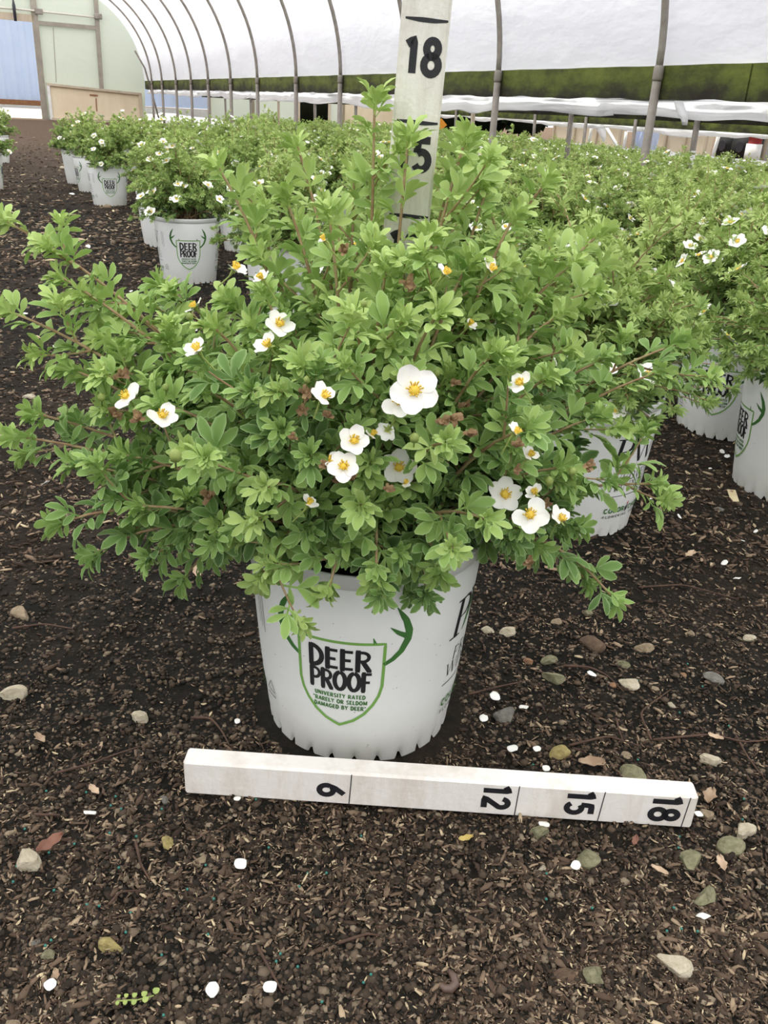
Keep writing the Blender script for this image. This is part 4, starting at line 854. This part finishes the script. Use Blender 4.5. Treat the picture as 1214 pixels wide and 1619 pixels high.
# lying on the soil in front of the pot
s0 = np.array([-.1704, .5987, 0]); yw = -.0227; dx = np.array([math.cos(yw), math.sin(yw), 0]); dy_ = np.array([-math.sin(yw), math.cos(yw), 0]); LEN = 18.35*IN; TH = .021
c = s0+dx*LEN/2+dy_*TH/2
stick = tag(empty('measuring_stick', (c[0], c[1], .001), yw), 'white painted wooden measuring stick lying on the soil in front of the pot', 'ruler')
MB().box([0, 0, .019+.0015], (LEN, TH, .0385), bev=.0022).build('board', M['white_wood'], stick)
fn = lambda V_: np.stack([V_[:, 0]-LEN/2, np.full(len(V_), -TH/2-.0003), V_[:, 1]+.0015], 1)
def rot_cw(mk_):       # glyph tops point to the right end, reading runs downwards
    out = Marks(); out.p = [(np.stack([V_[:, 1], -V_[:, 0]], 1), F_, m_) for V_, F_, m_ in mk_.p]; return out
for txt, xin, wd_, dz in (('6', 4.82, .72, -.003), ('12', 10.75, 1.12, .002), ('15', 13.72, 1.12, .002), ('18', 16.75, 1.14, .002)):
    hgt = (.0245, .0248, .0248, .0258)[('6', '12', '15', '18').index(txt)]
    q = rot_cw(digits(txt, Marks(), 0, 0, hgt)); allp = np.concatenate([V_ for V_, _, _ in q.p]); cx_, cz_ = (allp.min(0)+allp.max(0))/2
    q.p = [(V_+np.array([xin*IN+.013-cx_, .020+dz-cz_]), F_, m_) for V_, F_, m_ in q.p]
    q.build('painted_number', [M['black_paint']], fn, stick)['label'] = 'black %s turned on its side' % txt
for xin, lean in ((6.05, -.0015), (12.02, -.001), (15.05, -.002), (18.05, -.002)):
    Marks().rib([(xin*IN, .037), (xin*IN+lean, .001)], .0009, 0).build('tick_line', [M['black_paint']], fn, stick)
# upright, standing in the pot behind the crown
r0 = np.array([-.0048, .7988, .1941]); uax = unit([.0391, .0045, 1.]); xax = unit(np.array([1., .02, 0])-uax*(np.array([1., .02, 0])@uax)); yax = np.cross(uax, xax)
o = empty('measuring_stick', tuple(r0)); o.rotation_euler = Matrix((( xax[0], yax[0], uax[0]), (xax[1], yax[1], uax[1]), (xax[2], yax[2], uax[2]))).to_euler()
tag(o, 'white painted upright measuring stick standing in the pot behind the shrub', 'ruler')
WD, TH2, HT = .0405, .021, 24*IN
MB().box([0, TH2/2, HT/2-.01], (WD, TH2, HT+.02), bev=.0025).build('board', M['white_wood_worn'], o)
fn2 = lambda V_: np.stack([V_[:, 0], np.full(len(V_), -.0003), V_[:, 1]], 1)
for txt, zin in (('18', 16.45), ('15', 13.5), ('12', 10.45)):
    q = digits(txt, Marks(), 0, 0, .0262, .235); allp = np.concatenate([V_ for V_, _, _ in q.p]); cx_ = (allp[:, 0].min()+allp[:, 0].max())/2
    q.p = [(V_+np.array([-cx_+.001, zin*IN]), F_, m_) for V_, F_, m_ in q.p]; q.build('painted_number', [M['black_paint']], fn2, o)['label'] = 'black '+txt
for zin in (18, 15, 12, 21): Marks().rib([(-.0165, zin*IN+.0004), (-.005, zin*IN), (.008, zin*IN-.0002), (.0185, zin*IN+.0003)], [.0015, .0036, .0034, .0016], 0).build('tick_line', [M['black_paint']], fn2, o)

# ------------------------------------------------------------------ the crowd of potted shrubs
def bush(seed, nsh, gap, size, lod, twigs, R=.19, H=.205):
    rb = random.Random(seed); LV, stem = Leaves(), MB(); tips = []
    for k in range(nsh):
        az = rb.uniform(0, 6.283); el = math.asin(rb.random()**.8); kr = rb.uniform(.70, 1.05)
        tip = np.array([R*math.cos(az)*math.cos(el), R*math.sin(az)*math.cos(el), .225+H*math.sin(el)])*np.array([1, 1, 1])
        tip = np.array([0, 0, .225])+(tip-[0, 0, .225])*kr
        if el > .75 and rb.random() < .3: tip[2] += rb.uniform(.03, .085)
        if el < .3: tip[2] -= rb.uniform(-.012, .018); tip[:2] *= 1.08
        p0 = np.array([rb.uniform(-.05, .05), rb.uniform(-.05, .05), .205]); mid_ = p0*.5+tip*.5; mid_[2] = p0[2]+(tip[2]-p0[2])*.75+.02
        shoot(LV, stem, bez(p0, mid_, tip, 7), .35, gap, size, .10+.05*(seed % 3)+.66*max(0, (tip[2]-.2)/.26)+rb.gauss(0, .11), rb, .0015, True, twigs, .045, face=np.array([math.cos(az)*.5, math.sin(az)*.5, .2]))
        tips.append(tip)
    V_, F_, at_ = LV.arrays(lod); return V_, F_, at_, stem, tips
V_, F_ = pot_mesh(176); tmpl = mk('pot', V_, F_, M['pot'], None, True); pot_hi = tmpl.data; bpy.data.objects.remove(tmpl)
V_, F_ = pot_mesh(66); tmpl = mk('pot', V_, F_, M['pot'], None, True); pot_lo = tmpl.data; bpy.data.objects.remove(tmpl)
def data_of(o): d = o.data; bpy.data.objects.remove(o); return d
soil_d = data_of(mk('potting_soil', *soil_disc(24), M['potting_soil']))
allm = Marks()
pr = MB()
for mk_, mp in ((g_, {0: 0, 1: 1}), (k_, {0: 2}), (an_[0], {0: 1}), (an_[1], {0: 1})):
    for V_, F_, m_ in mk_.p: pr.add(wrap(V_), F_, mp[m_])
shield_d = data_of(pr.build('shield_print', [M['print_green'], M['print_dark_green'], M['print_black']]))
pr = MB()
for V_, F_, m_ in logo_marks(81.).p: pr.add(wrap(V_), F_, m_)
logo_d = data_of(pr.build('logo_print', [M['print_black'], M['print_red'], M['print_dark_green']]))
pr = MB()
for q in side_marks():
    for V_, F_, m_ in q.p: pr.add(wrap(V_), F_, 0)
small_d = data_of(pr.build('small_print', [M['print_black']]))
VAR = {}
for lod, n_, args in ((0, 3, (115, .0155, .0305, 1, .35)), (1, 4, (110, .021, .031, 2, .3))):
    VAR[lod] = []
    for k in range(n_):
        V_, F_, at_, stem, tips = bush(100+10*lod+k, *args[:1], args[1], args[2], args[3], args[4])
        fo = data_of(mk('foliage', V_, F_, M['leaf_far'], None, True, at_)); sd = data_of(stem.build('stems', M['stem'], None, True))
        VAR[lod].append((fo, sd, tips))
bl_d = [data_of(blossom_mesh(.0175, .2, 5, 900+k).build('blossom', M['petal'], None, True)) for k in range(3)]; ce_d = data_of(center_mesh(.0155).build('flower_center', M['yellow'], None, True))
def many_blossoms(tips, seed, n_):
    rb = random.Random(seed); m = MB()
    for k in range(n_):
        t = np.array(rb.choice(tips)); t = t+np.array([rb.uniform(-.02, .02), rb.uniform(-.02, .02), rb.uniform(-.01, .012)]); R = rb.uniform(.012, .018); nn = unit(np.array([t[0]*3, t[1]*3, .5])); B = np.array(basis(nn, rb.uniform(0, 6)))
        for q in range(5):
            a = q*1.2566; d = np.array([math.cos(a), math.sin(a), 0]); e = np.array([-math.sin(a), math.cos(a), 0])
            L_ = [np.zeros(3), d*R*.6-e*R*.42+[0, 0, .002], d*R+[0, 0, .004], d*R*.6+e*R*.42+[0, 0, .002]]; m.add([t+B@x for x in L_], [(0, 1, 2, 3)])
    return data_of(m.build('blossoms', M['petal']))
blm = {lod: [many_blossoms(VAR[lod][k][2], 50+k, 24) for k in range(len(VAR[lod]))] for lod in VAR}
def inst(name, data, parent, loc=None, rot=None):
    o = bpy.data.objects.new(name, data); sc.collection.objects.link(o); o.parent = parent
    if loc is not None: o.location = loc
    if rot is not None: o.rotation_euler = rot
    return o
def shrub(a, l, lod, var, rz, s, label, group, printed=True, hs=1., flowers=8, pots=True):
    z = ground_z(l); t = empty('potted_shrub', HW(a, l, z), rz, 1.); tag(t, label, 'potted shrub', group)
    t.scale = (.97, .97, .97); rb = random.Random(int(a*100)+int(l*977))
    fo, sd, tips = VAR[lod][var % len(VAR[lod])]
    if pots:
        p_ = inst('pot', pot_hi if lod == 0 else pot_lo, t)
        if printed: inst('shield_print', shield_d, p_); inst('logo_print', logo_d, p_); inst('logo_print', logo_d, p_, None, (0, 0, math.radians(-179))); inst('small_print', small_d, p_)
        inst('potting_soil', soil_d, t)
    ro = rb.uniform(0, 6.28); scv = (s, s, s*hs)
    def put(o): o.rotation_euler = (0, 0, ro); o.scale = scv; o.location = (0, 0, .215*(1-s*hs)); return o
    put(inst('foliage', fo, t)); put(inst('stems', sd, t))
    if lod == 0:
        for k in range(flowers):
            q = rb.choice(tips); c_, s_ = math.cos(ro), math.sin(ro); q = np.array([(c_*q[0]-s_*q[1])*s, (s_*q[0]+c_*q[1])*s, .215*(1-s*hs)+q[2]*s*hs+.004]); q = q+np.array([rb.uniform(-.012, .012), rb.uniform(-.012, .012), 0])
            o = inst('blossom', rb.choice(bl_d), t, tuple(q), basis(np.array([q[0]*3, q[1]*3, .25+.6*rb.random()]), rb.uniform(0, 6)).to_euler()); inst('flower_center', ce_d, o)
    else: put(inst('blossoms', blm[lod][var % len(VAR[lod])], t))
    return t
NEARG = 'potted shrubs along the soil aisle'
# (a, l) along and across the house, shield direction in degrees from facing the camera
def face(a, l, deg): p = HW(a, l); return math.atan2(-p[0], p[1])*1.0*(-1)*(-1)+math.radians(deg)
HAND = [
 (1.035, .80, -25, 1.06, 'shrub in the printed white pot just right of the foreground pot, black logo showing'),
 (1.01, 1.25, -60, 1.05, 'shrub in the white pot cut off by the right edge, green shield at left'),
 (1.31, 1.375, -4, 1.05, 'shrub in the white pot beside the right edge pot, shield half under leaves'),
 (1.68, .74, 0, 1.0, 'shrub in the white pot directly behind the foreground shrub'),
 (2.50, .76, 160, 1.0, 'shrub in the pot between the clear shield pot and the upright ruler'),
 (3.12, .60, 9, .98, 'shrub beside the aisle whose pot shows the green shield most clearly'),
 (3.10, .95, 30, .98, 'shrub whose pot peeks out right behind the clear shield pot'),
 (3.92, .66, 100, .98, 'shrub whose plain pot side peeks out left behind the clear shield pot'),
 (5.05, .95, 120, .98, 'shrub whose pot shows between the two aisle pots with shields'),
 (5.45, .61, 12, 1.0, 'shrub beside the aisle in the second, farther pot with a full shield'),
 (6.22, .60, -60, .98, 'shrub in the pot just left behind the farther shield pot, logo showing'),
 (6.75, .57, 150, .98, 'shrub in the leftmost pot of the cluster behind the farther shield pot'),
 (6.25, -.04, 90, 1.0, 'shrub cut off by the left edge, nearer pot left of the aisle'),
 (8.60, .06, 70, 1.0, 'shrub at the left edge, farther pot left of the aisle'),
]
ORD = ['first', 'second', 'third', 'fourth', 'fifth', 'sixth', 'seventh', 'eighth', 'ninth', 'tenth', 'eleventh', 'twelfth', 'thirteenth', 'fourteenth', 'fifteenth', 'sixteenth', 'seventeenth', 'eighteenth', 'nineteenth', 'twentieth']
def ordn(k): 
    if k < 20: return ORD[k]
    t, u = divmod(k+1, 10); return ({2: 'twentieth', 3: 'thirtieth', 4: 'fortieth'}[t] if u == 0 else {2: 'twenty', 3: 'thirty', 4: 'forty'}[t]+'-'+ORD[u-1])
for k, (a, l, dgr, s, lab) in enumerate(HAND): shrub(a, l, 0, k, face(a, l, dgr), s*1.02, lab, NEARG, flowers=22)
def seen(a, l):
    p = HW(a, l, .2)-CAM; z = p@CF; u = 607+FOC*(p@CR)/z; return z > 0 and u < 1300
taken = [(a, l) for a, l, *_ in HAND]
rb = random.Random(77); count = len(HAND)
rows = [(1.02, 1.95, 7.3), (1.42, 1.65, 7.5), (1.80, 1.15, 7.6), (2.18, 1.35, 7.8), (2.56, 1.1, 8.0), (2.92, 1.4, 8.2)]
plants = []
for ri, (l0, a0, a1) in enumerate(rows):
    k = 0; a = a0
    while a < a1:
        l = l0+rb.uniform(-.05, .05); aj = a+rb.uniform(-.05, .05)
        if aj < 12.6*l and seen(aj, l) and rb.random() > .06 and min(math.hypot(aj-x, l-y) for x, y in taken) > .31:
            plants.append((aj, l, ri, k)); taken.append((aj, l)); k += 1
        a += .44
for i, (a, l, ri, k) in enumerate(plants):
    lod = 0 if a < 5.2 else 1
    hs = .82 if l > 2.7 else (.92 if l > 2.2 else 1.)
    shrub(a, l, lod, i, rb.uniform(0, 6.28), rb.uniform(.94, 1.10), 'white-flowered shrub in %s row from the aisle, %s pot from the near end' % (ordn(ri), ordn(k)), 'shrubs packed in rows inside the house', printed=lod == 0, hs=hs*rb.uniform(.84, 1.16), flowers=22)
count += len(plants)
# the next house: the nearer ones as things, the rest as one mass
rest = []
for ri in range(11):
    l0 = 4.95+ri*.455; k = 0
    for a in np.arange(3.2+.22*(ri % 2), 20.8, .49):
        rest.append((math.hypot(a, l0), a+rb.uniform(-.06, .06), l0+rb.uniform(-.05, .05), ri, k)); k += 1
rest.sort(); room = 298-count
rest = [q for q in rest if seen(q[1], q[2])]
for i, (_, a, l, ri, k) in enumerate(rest[:room]): shrub(a, l, 1, i, rb.uniform(0, 6.28), rb.uniform(.95, 1.1), 'low green shrub of the next house, %s row beyond the posts, %s along' % (ordn(ri), ordn(k)), 'shrubs in the next house', printed=False, hs=rb.uniform(.78, 1.08))
V0, F0, A0, _, _ = bush(333, 60, .04, .048, 2, 0)
S_ = []; O_ = 0; FF = []
for (_, a, l, ri, k) in rest[room:]:
    q = rb.uniform(0, 6.28); c_, s_ = math.cos(q), math.sin(q); V_ = np.stack([c_*V0[:, 0]-s_*V0[:, 1], s_*V0[:, 0]+c_*V0[:, 1], V0[:, 2]], 1)*rb.uniform(.95, 1.1)+HW(a, l, ground_z(l)); S_.append(V_); FF.append(F0+O_); O_ += len(V_)
n = len(S_)
if n: tag(mk('distant_shrubs', np.concatenate(S_), np.concatenate(FF), M['leaf_far'], None, True, {'tint': np.tile(A0['tint'], n), 'edge': np.tile(A0['edge'], n)}), 'green mass of more shrubs deep in the next house', 'shrubs', kind='stuff')

# dark trees outside
def tree(u0, u1, vt, A, lab, seed):
    l0, z1 = on_axis(u0, vt, A); l1, _ = on_axis(u1, vt, A); rx = abs(l1-l0)/2; c = HW(A, (l0+l1)/2, NZ); t = tag(empty('tree', c), lab, 'tree', 'dark trees outside')
    r = np.random.default_rng(seed); n = 2600; d = r.normal(size=(n, 3)); d /= np.linalg.norm(d, axis=1)[:, None]; H_ = z1+.3
    P = d*np.array([rx, rx*.7, H_/2])*r.uniform(.75, 1.03, n)[:, None]+[0, 0, H_/2+.15]; n1 = r.normal(size=(n, 3)); n1 /= np.linalg.norm(n1, axis=1)[:, None]; n2 = np.cross(n1, d); n2 /= np.linalg.norm(n2, axis=1)[:, None]+1e-9
    s = r.uniform(.12, .28, n)[:, None]; V_ = np.stack([P-n1*s, P+n2*s*.6, P+n1*s, P-n2*s*.6], 1).reshape(-1, 3)
    mk('foliage', V_, np.arange(n*4).reshape(-1, 4), M['tree'], t, False, {'tint': np.repeat(r.random(n), 4), 'edge': np.zeros(n*4)})
    core = MB(); ph = np.linspace(0, 6.283, 13)[:-1]; core.tube([[0, 0, 0], [0, 0, .4], [0, 0, H_*.8]], [.12, .10, .04], 8); core.build('trunk', M['twig'], t, True)
    core = MB().tube([[0, 0, .2], [0, 0, H_*.3], [0, 0, H_*.6], [0, 0, H_]], [rx*.5, rx*.8, rx*.75, rx*.2], 14); core.build('inner_crown', M['tree'], t, True)
tree(440, 560, 40, 27, 'dark evergreen tree in the gap between the pale panels', 1); tree(655, 760, 60, 29, 'dark tree right of the upright ruler', 2); tree(730, 830, 60, 30, 'dark tree in the middle of the far row', 3); tree(800, 885, 70, 29, 'dark tree left of the tan shed', 4)

# ------------------------------------------------------------------ little things lying on the soil
def stone(u, v, px_, col, lab, i, asp=None, group=None):
    P = ground_pt(u, v); dep = (P-CAM)@CF; s = px_/2*dep/FOC; r = np.random.default_rng(700+i)
    import bmesh
    bm = bmesh.new(); bmesh.ops.create_icosphere(bm, subdivisions=3, radius=1); 
    ax = r.normal(size=(7, 3)); ax /= np.linalg.norm(ax, axis=1)[:, None]; cut = r.uniform(.42, .85, 7)
    for w_ in bm.verts:
        p = np.array(w_.co)
        for a_, c_ in zip(ax, cut):
            q = p@a_
            if q > c_: p = p-a_*(q-c_)*.97
        w_.co = p*(1+.03*math.sin(p[0]*9+i)*math.sin(p[1]*8)+.02*math.sin(p[2]*17+i))
    me = bpy.data.meshes.new('stone'); bm.to_mesh(me); bm.free(); me.materials.append(STONE[col]); o = bpy.data.objects.new('stone', me); sc.collection.objects.link(o); e = asp or r.uniform(.6, .9)
    o.scale = (s*1.12, s*e*1.12, s*.7); o.rotation_euler = (r.normal(0, .1), r.normal(0, .1), r.uniform(-.7, .7)); o.location = (P[0], P[1], P[2]+s*.12)
    return tag(o, lab, 'stone', group)
ST_ = [(935, 1019, 42, 'brown', 'large brown clod right of the pot beneath the drooping twig'), (769, 997, 24, 'cream', 'pale pebble close beside the pot at right'), (803, 1002, 28, 'cream', 'flat pale stone second from the pot at right'), (1019, 1027, 30, 'tan', 'tan sliver of stone right of the brown clod'),
 (836, 1044, 16, 'orange', 'small orange pebble right of the pot beside a green stone'), (869, 1047, 27, 'green', 'round mossy stone below left of the brown clod'), (985, 1052, 20, 'green', 'small dark green stone below the brown clod'), (875, 1076, 36, 'green', 'long mossy stone slanting right of the pot'), (992, 1081, 34, 'cream', 'smooth cream stone right of the white petal below the clod'),
 (1035, 1087, 14, 'tan', 'tiny tan pebble right of the smooth cream stone'), (1125, 1076, 34, 'grey', 'grey flat stone far right of the brown clod'), (800, 1131, 38, 'grey', 'grey brown stone between three white petals near the pot'), (968, 1083, 14, 'orange', 'tiny orange pebble left of the smooth cream stone'), (1062, 1109, 15, 'cream', 'tiny cream pebble lower right of the smooth cream stone'),
 (885, 1191, 36, 'yellow', 'tall yellowish stone just behind the lying ruler'), (1123, 1200, 32, 'cream', 'flat cream stone behind the right end of the lying ruler'), (996, 1228, 46, 'green', 'mossy stone touching the back of the lying ruler'), (990, 1194, 18, 'tan', 'tan pebble behind the ruler between its fifteen and eighteen'), (1116, 1284, 28, 'tan', 'tan stone at the right end of the lying ruler'),
 (1178, 1310, 40, 'cream', 'big cream stone at the right edge beside the ruler'), (1080, 1066, 12, 'orange', 'tiny orange pebble left of the grey flat stone'), (851, 1326, 34, 'green', 'mossy stone just in front of the ruler under its twelve'), (923, 1366, 44, 'green', 'big mossy stone in front of the ruler under its fifteen'), (857, 1375, 21, 'cream', 'round pale pebble below the mossy stone under the twelve'),
 (1090, 1366, 48, 'green', 'flat mossy stone in front of the ruler under its eighteen'), (1114, 1420, 52, 'green', 'long mossy stone below the one under the eighteen'), (1063, 1531, 54, 'cream', 'large pale stone near the bottom right corner'), (888, 1552, 38, 'brown', 'reddish brown stone near the bottom, left of a mossy one'), (939, 1550, 42, 'green', 'mossy stone near the bottom, right of a reddish brown one'),
 (1156, 1337, 44, 'green', 'dull green stone at right below the big cream stone'), (315, 1358, 28, 'tan', 'tan stone in front of the left end of the lying ruler'), (421, 1306, 14, 'brown', 'small brown pebble in front of the ruler left of its six'), (219, 1135, 30, 'cream', 'tall cream stone left of the pot'), (44, 1363, 50, 'cream', 'large cream stone by the left edge under a reddish leaf'),
 (265, 1335, 28, 'yellow', 'yellow green stone left below the lying ruler'), (258, 1264, 18, 'grey', 'small round grey stone left of the ruler end'), (176, 1498, 38, 'yellow', 'lumpy yellow stone in the lower left'), (17, 1313, 20, 'tan', 'tan pebble at the left edge above the large cream stone'), (57, 1493, 16, 'grey', 'small grey pebble in the lower left corner area'),
 (76, 1513, 22, 'green', 'greenish pebble below the small grey pebble at lower left'), (44, 625, 24, 'cream', 'pale stone on the aisle below the long left branch'), (4, 690, 18, 'cream', 'pale stone cut by the left edge beside the aisle'), (35, 975, 36, 'tan', 'tan stone at left below the drooping left branches'), (22, 1103, 40, 'cream', 'cream stone at the left edge level with the pot print'),
 (1137, 805, 18, 'grey', 'grey pebble right of the second pot, near the yellow tag'), (1090, 1005, 16, 'tan', 'tan pebble far right of the brown clod, upper'), (880, 985, 18, 'tan', 'tan pebble under the drooping right twig'), (202, 412, 14, 'tan', 'tan stone on the aisle left of the clear shield pot'), (170, 328, 14, 'tan', 'tan stone in front of the farther shield pot'),
 (100, 266, 10, 'cream', 'pale stone beside the leftmost pots on the aisle'), (18, 1620, 26, 'tan', 'tan stone in the bottom left corner'), (1185, 1010, 20, 'cream', 'pale pebble near the right edge at pot height'), (930, 975, 16, 'green', 'small green pebble right under the drooping right twig')]
for i, q in enumerate(ST_): stone(q[0], q[1], q[2], q[3], q[4], i)
def petal_thing(u, v, px_, i, lab, group=None):
    P = ground_pt(u, v); dep = (P-CAM)@CF; s = .85*px_*dep/FOC; G = petal(s, .12, 6, 5); G[..., 1] -= s*.5
    o = MB().grid(G).build('fallen_petal', M['petal'], None, True); solidify(o, .0004); r = random.Random(i); o.rotation_euler = (r.uniform(-.3, .5), r.uniform(-.3, .3), r.uniform(0, 6.28)); o.location = (P[0], P[1], P[2]+.006); return tag(o, lab, 'petal', group)
for i, (u, v, s, lab) in enumerate([(144, 1294, 26, 'left of the ruler end'), (79, 1560, 24, 'in the bottom left corner area'), (335, 1562, 28, 'first of two near the bottom centre-left'), (428, 1566, 28, 'second of two near the bottom centre-left'), (381, 1371, 26, 'below the left half of the ruler'), (907, 1381, 20, 'beside the big mossy stone under the fifteen'),
      (1109, 1458, 28, 'below the long mossy stone at right'), (857, 1315, 22, 'on the soil at the front edge of the ruler'), (934, 1076, 20, 'left of the smooth cream stone'), (782, 1109, 22, 'right of the pot, above the grey brown stone'), (827, 1120, 20, 'right of the grey brown stone'), (764, 1138, 18, 'left of the grey brown stone'),
      (809, 1186, 22, 'behind the ruler below the grey brown stone'), (848, 1185, 16, 'behind the ruler left of the tall yellowish stone'), (862, 1218, 16, 'touching the back of the ruler'), (71, 766, 20, 'on the aisle beneath the left branches'), (1103, 1292, 18, 'at the right end of the ruler'), (375, 1146, 12, 'between pot and ruler at left'), (376, 1275, 14, 'at the lower left edge of the ruler'),
      (1165, 915, 16, 'far right on the bark'), (1145, 890, 14, 'on the bark behind the right edge pot')]): petal_thing(u, v, s, i, 'white fallen petal '+lab)
r = random.Random(3)
for i in range(26):
    u, v = (r.uniform(20, 330), r.uniform(300, 560)) if i < 18 else (r.uniform(1020, 1200), r.uniform(690, 860)); petal_thing(u, v, r.uniform(7, 12), 100+i, 'tiny white petal speck on the dark aisle soil' if i < 18 else 'tiny white petal speck on the bark at right', 'white specks on the aisle' if i < 18 else 'white specks on the right bark')
def dead_leaf(u, v, px_, m, i, lab, asp=.45, curl=.3):
    P = ground_pt(u, v); dep = (P-CAM)@CF; s = px_*dep/FOC; r = random.Random(i); G = []
    for a in np.linspace(0, 1, 9):
        hw = asp*s*.5*math.sin(math.pi*(.04+.92*a))**.7*(1+.2*math.sin(a*15+i)); G.append([[b*hw, (a-.5)*s, curl*s*(b*b*.35+.5*(a-.5)**2)+.03*s*math.sin(7*a+4*b+i)] for b in np.linspace(-1, 1, 5)])
    o = MB().grid(G).build('dry_leaf', m, None, True); solidify(o, .0005); o.rotation_euler = (r.uniform(-.1, .2), r.uniform(-.2, .2), r.uniform(0, 6.28)); o.location = (P[0], P[1], P[2]+.007); return tag(o, lab, 'leaf')
for i, (u, v, s, m, lab) in enumerate([(1122, 1258, 44, 'dead_leaf', 'curled tan leaf at the right end of the lying ruler'), (934, 1212, 44, 'dead_leaf', 'narrow curled brown leaf behind the ruler by the fifteen'), (312, 916, 32, 'dead_leaf_pale', 'peach coloured dry leaf left of the pot rim'), (1090, 881, 26, 'dead_leaf_pale', 'pale dry leaf on the bark right of the shrub'),
      (80, 1339, 46, 'dead_leaf_red', 'reddish dry leaf lying over the large cream stone'), (735, 1338, 24, 'yellow_leaf', 'small yellow leaf in front of the ruler middle'), (1140, 1368, 34, 'dead_leaf_pale', 'pinkish dry leaf right of the flat mossy stone'), (1040, 1385, 28, 'dead_leaf_pale', 'pale dry leaf left of the long mossy stone'), (65, 1182, 30, 'dead_leaf', 'brown leaf at left level with the ruler'),
      (150, 1258, 26, 'dead_leaf_pale', 'small peach leaf above the left white petal'), (90, 1548, 22, 'dead_leaf', 'small tan leaf beside the bottom left petal'), (1000, 1345, 22, 'dead_leaf_red', 'small reddish leaf in front of the ruler right part'), (1130, 1170, 24, 'dead_leaf_pale', 'pale leaf beside the long twig at right'), (870, 905, 22, 'dead_leaf', 'brown leaf on bark right of the pot rim')]): dead_leaf(u, v, s, M[m], i, lab)
for i, (pts, lab) in enumerate([([(1033, 1167), (1099, 1166), (1130, 1163), (1177, 1170), (1230, 1174)], 'long reddish twig running to the right edge behind the ruler'), ([(740, 1100), (791, 1090), (845, 1071)], 'curved twig starting beside the pot at right'), ([(890, 1060), (930, 1063), (960, 1068), (985, 1097)], 'bent twig passing left of the smooth cream stone'),
      ([(974, 1141), (976, 1155), (985, 1178)], 'short twig behind the ruler near the fifteen'), ([(1165, 1155), (1180, 1195), (1222, 1245)], 'twig slanting down to the right edge'), ([(87, 1228), (148, 1207), (178, 1189), (222, 1180)], 'long forked twig left of the ruler end'), ([(302, 1131), (334, 1139), (352, 1158), (363, 1180)], 'bent twig just left of the pot foot'),
      ([(56, 1291), (96, 1293)], 'short thin twig left of the white petal'), ([(215, 1337), (222, 1367), (237, 1387)], 'crooked twig left below the ruler'), ([(172, 1432), (190, 1415), (222, 1402)], 'pale curved twig above the lumpy yellow stone'), ([(408, 1497), (426, 1537), (447, 1570)], 'thin twig slanting near the bottom petals'), ([(1030, 1168), (1010, 1130), (1060, 1090)], 'bowed twig right of the tan pebbles'),
      ([(535, 1487), (580, 1483), (600, 1478)], 'reddish twig near the bottom centre'), ([(760, 1215), (730, 1225), (690, 1228)], 'dark twig tucked behind the ruler'), ([(900, 1180), (960, 1170), (1010, 1178)], 'dark thin twig behind the tall yellowish stone'), ([(20, 1000), (70, 990), (140, 1003)], 'thin dark twig at left below the branches'), ([(1010, 930), (1080, 925), (1170, 940)], 'dark thin twig on the bark right of the shrub')]):
    P = [ground_pt(u, v) for u, v in pts]; q = np.array(P); q[:, 2] += .004+.003*np.sin(np.arange(len(q))*2.)
    t = np.linspace(0, 1, len(q)); tt = np.linspace(0, 1, 14); C_ = np.stack([np.interp(tt, t, q[:, k]) for k in range(3)], 1); C_[1:-1] = (C_[:-2]+2*C_[1:-1]+C_[2:])/4
    tag(MB().tube(C_, np.linspace(.0014, .0007, 14), 6).build('twig', M['twig'], None, True), lab, 'twig')
r = random.Random(19); pel = None
for i in range(64):
    u, v = (r.uniform(10, 640), r.uniform(1230, 1600)) if i < 40 else (r.uniform(840, 1200), r.uniform(1020, 1500)); P = ground_pt(u, v)
    if pel is None: pel = data_of(mk('fertilizer_pellet', ico*.0013, [tuple(f) for f in icf], M['pellet'], None, True))
    o = bpy.data.objects.new('fertilizer_pellet', pel); sc.collection.objects.link(o); o.location = (P[0], P[1], P[2]+.003); tag(o, 'tiny teal fertilizer bead on the soil '+('left and in front of the ruler' if i < 40 else 'right of the pot and ruler'), 'fertilizer', 'teal beads left' if i < 40 else 'teal beads right')
P = [ground_pt(u, v)+np.array([0, 0, .005]) for u, v in ((695, 1566), (702, 1570), (712, 1571), (719, 1565), (716, 1555), (708, 1547))]
tag(MB().tube(P, [.0018, .0030, .0034, .0034, .0030, .0016], 8).build('worm', M['worm'], None, True), 'small curled brown worm on the soil near the bottom', 'worm')
P = ground_pt(215, 1578); sd = tag(empty('seedling', P), 'tiny creeping weed seedling with round green leaves at lower left', 'weed'); q = [np.array(ground_pt(u, v))-P+[0, 0, .006] for u, v in ((185, 1590), (200, 1582), (218, 1577), (243, 1570))]
MB().tube(q, .0006, 5).build('stem', M['bud'], sd, True); m = MB()
for k in range(9):
    t = k/8; c = np.array([np.interp(t, np.linspace(0, 1, 4), np.array(q)[:, j]) for j in range(3)]); s_ = .0022*(.6+t*.6); sg = -1 if k % 2 else 1; ph = np.linspace(0, 6.283, 9)[:-1]
    m.add([c+[s_*math.cos(p_)+sg*.001, s_*math.sin(p_)+sg*.0028, .002+.0006*math.cos(2*p_)] for p_ in ph], [tuple(range(8))])
md = m.build('leaves', M['bud'], sd); solidify(md, .0004)
P = ground_pt(1158, 788); t = empty('plant_tag', P+np.array([0, 0, .006]), .0); t.rotation_euler = (.25, 0, -.08); tag(t, 'small pale yellow plastic tag on the soil before the right edge pot', 'tag')
MB().box([0, 0, 0], (.0145, .034, .0012), bev=.0004).build('strip', M['tag'], t); MB().tube([[0, .012, .0006], [0, .012, .0011]], .0028, 10).build('hole_ring', M['dead_leaf'], t)
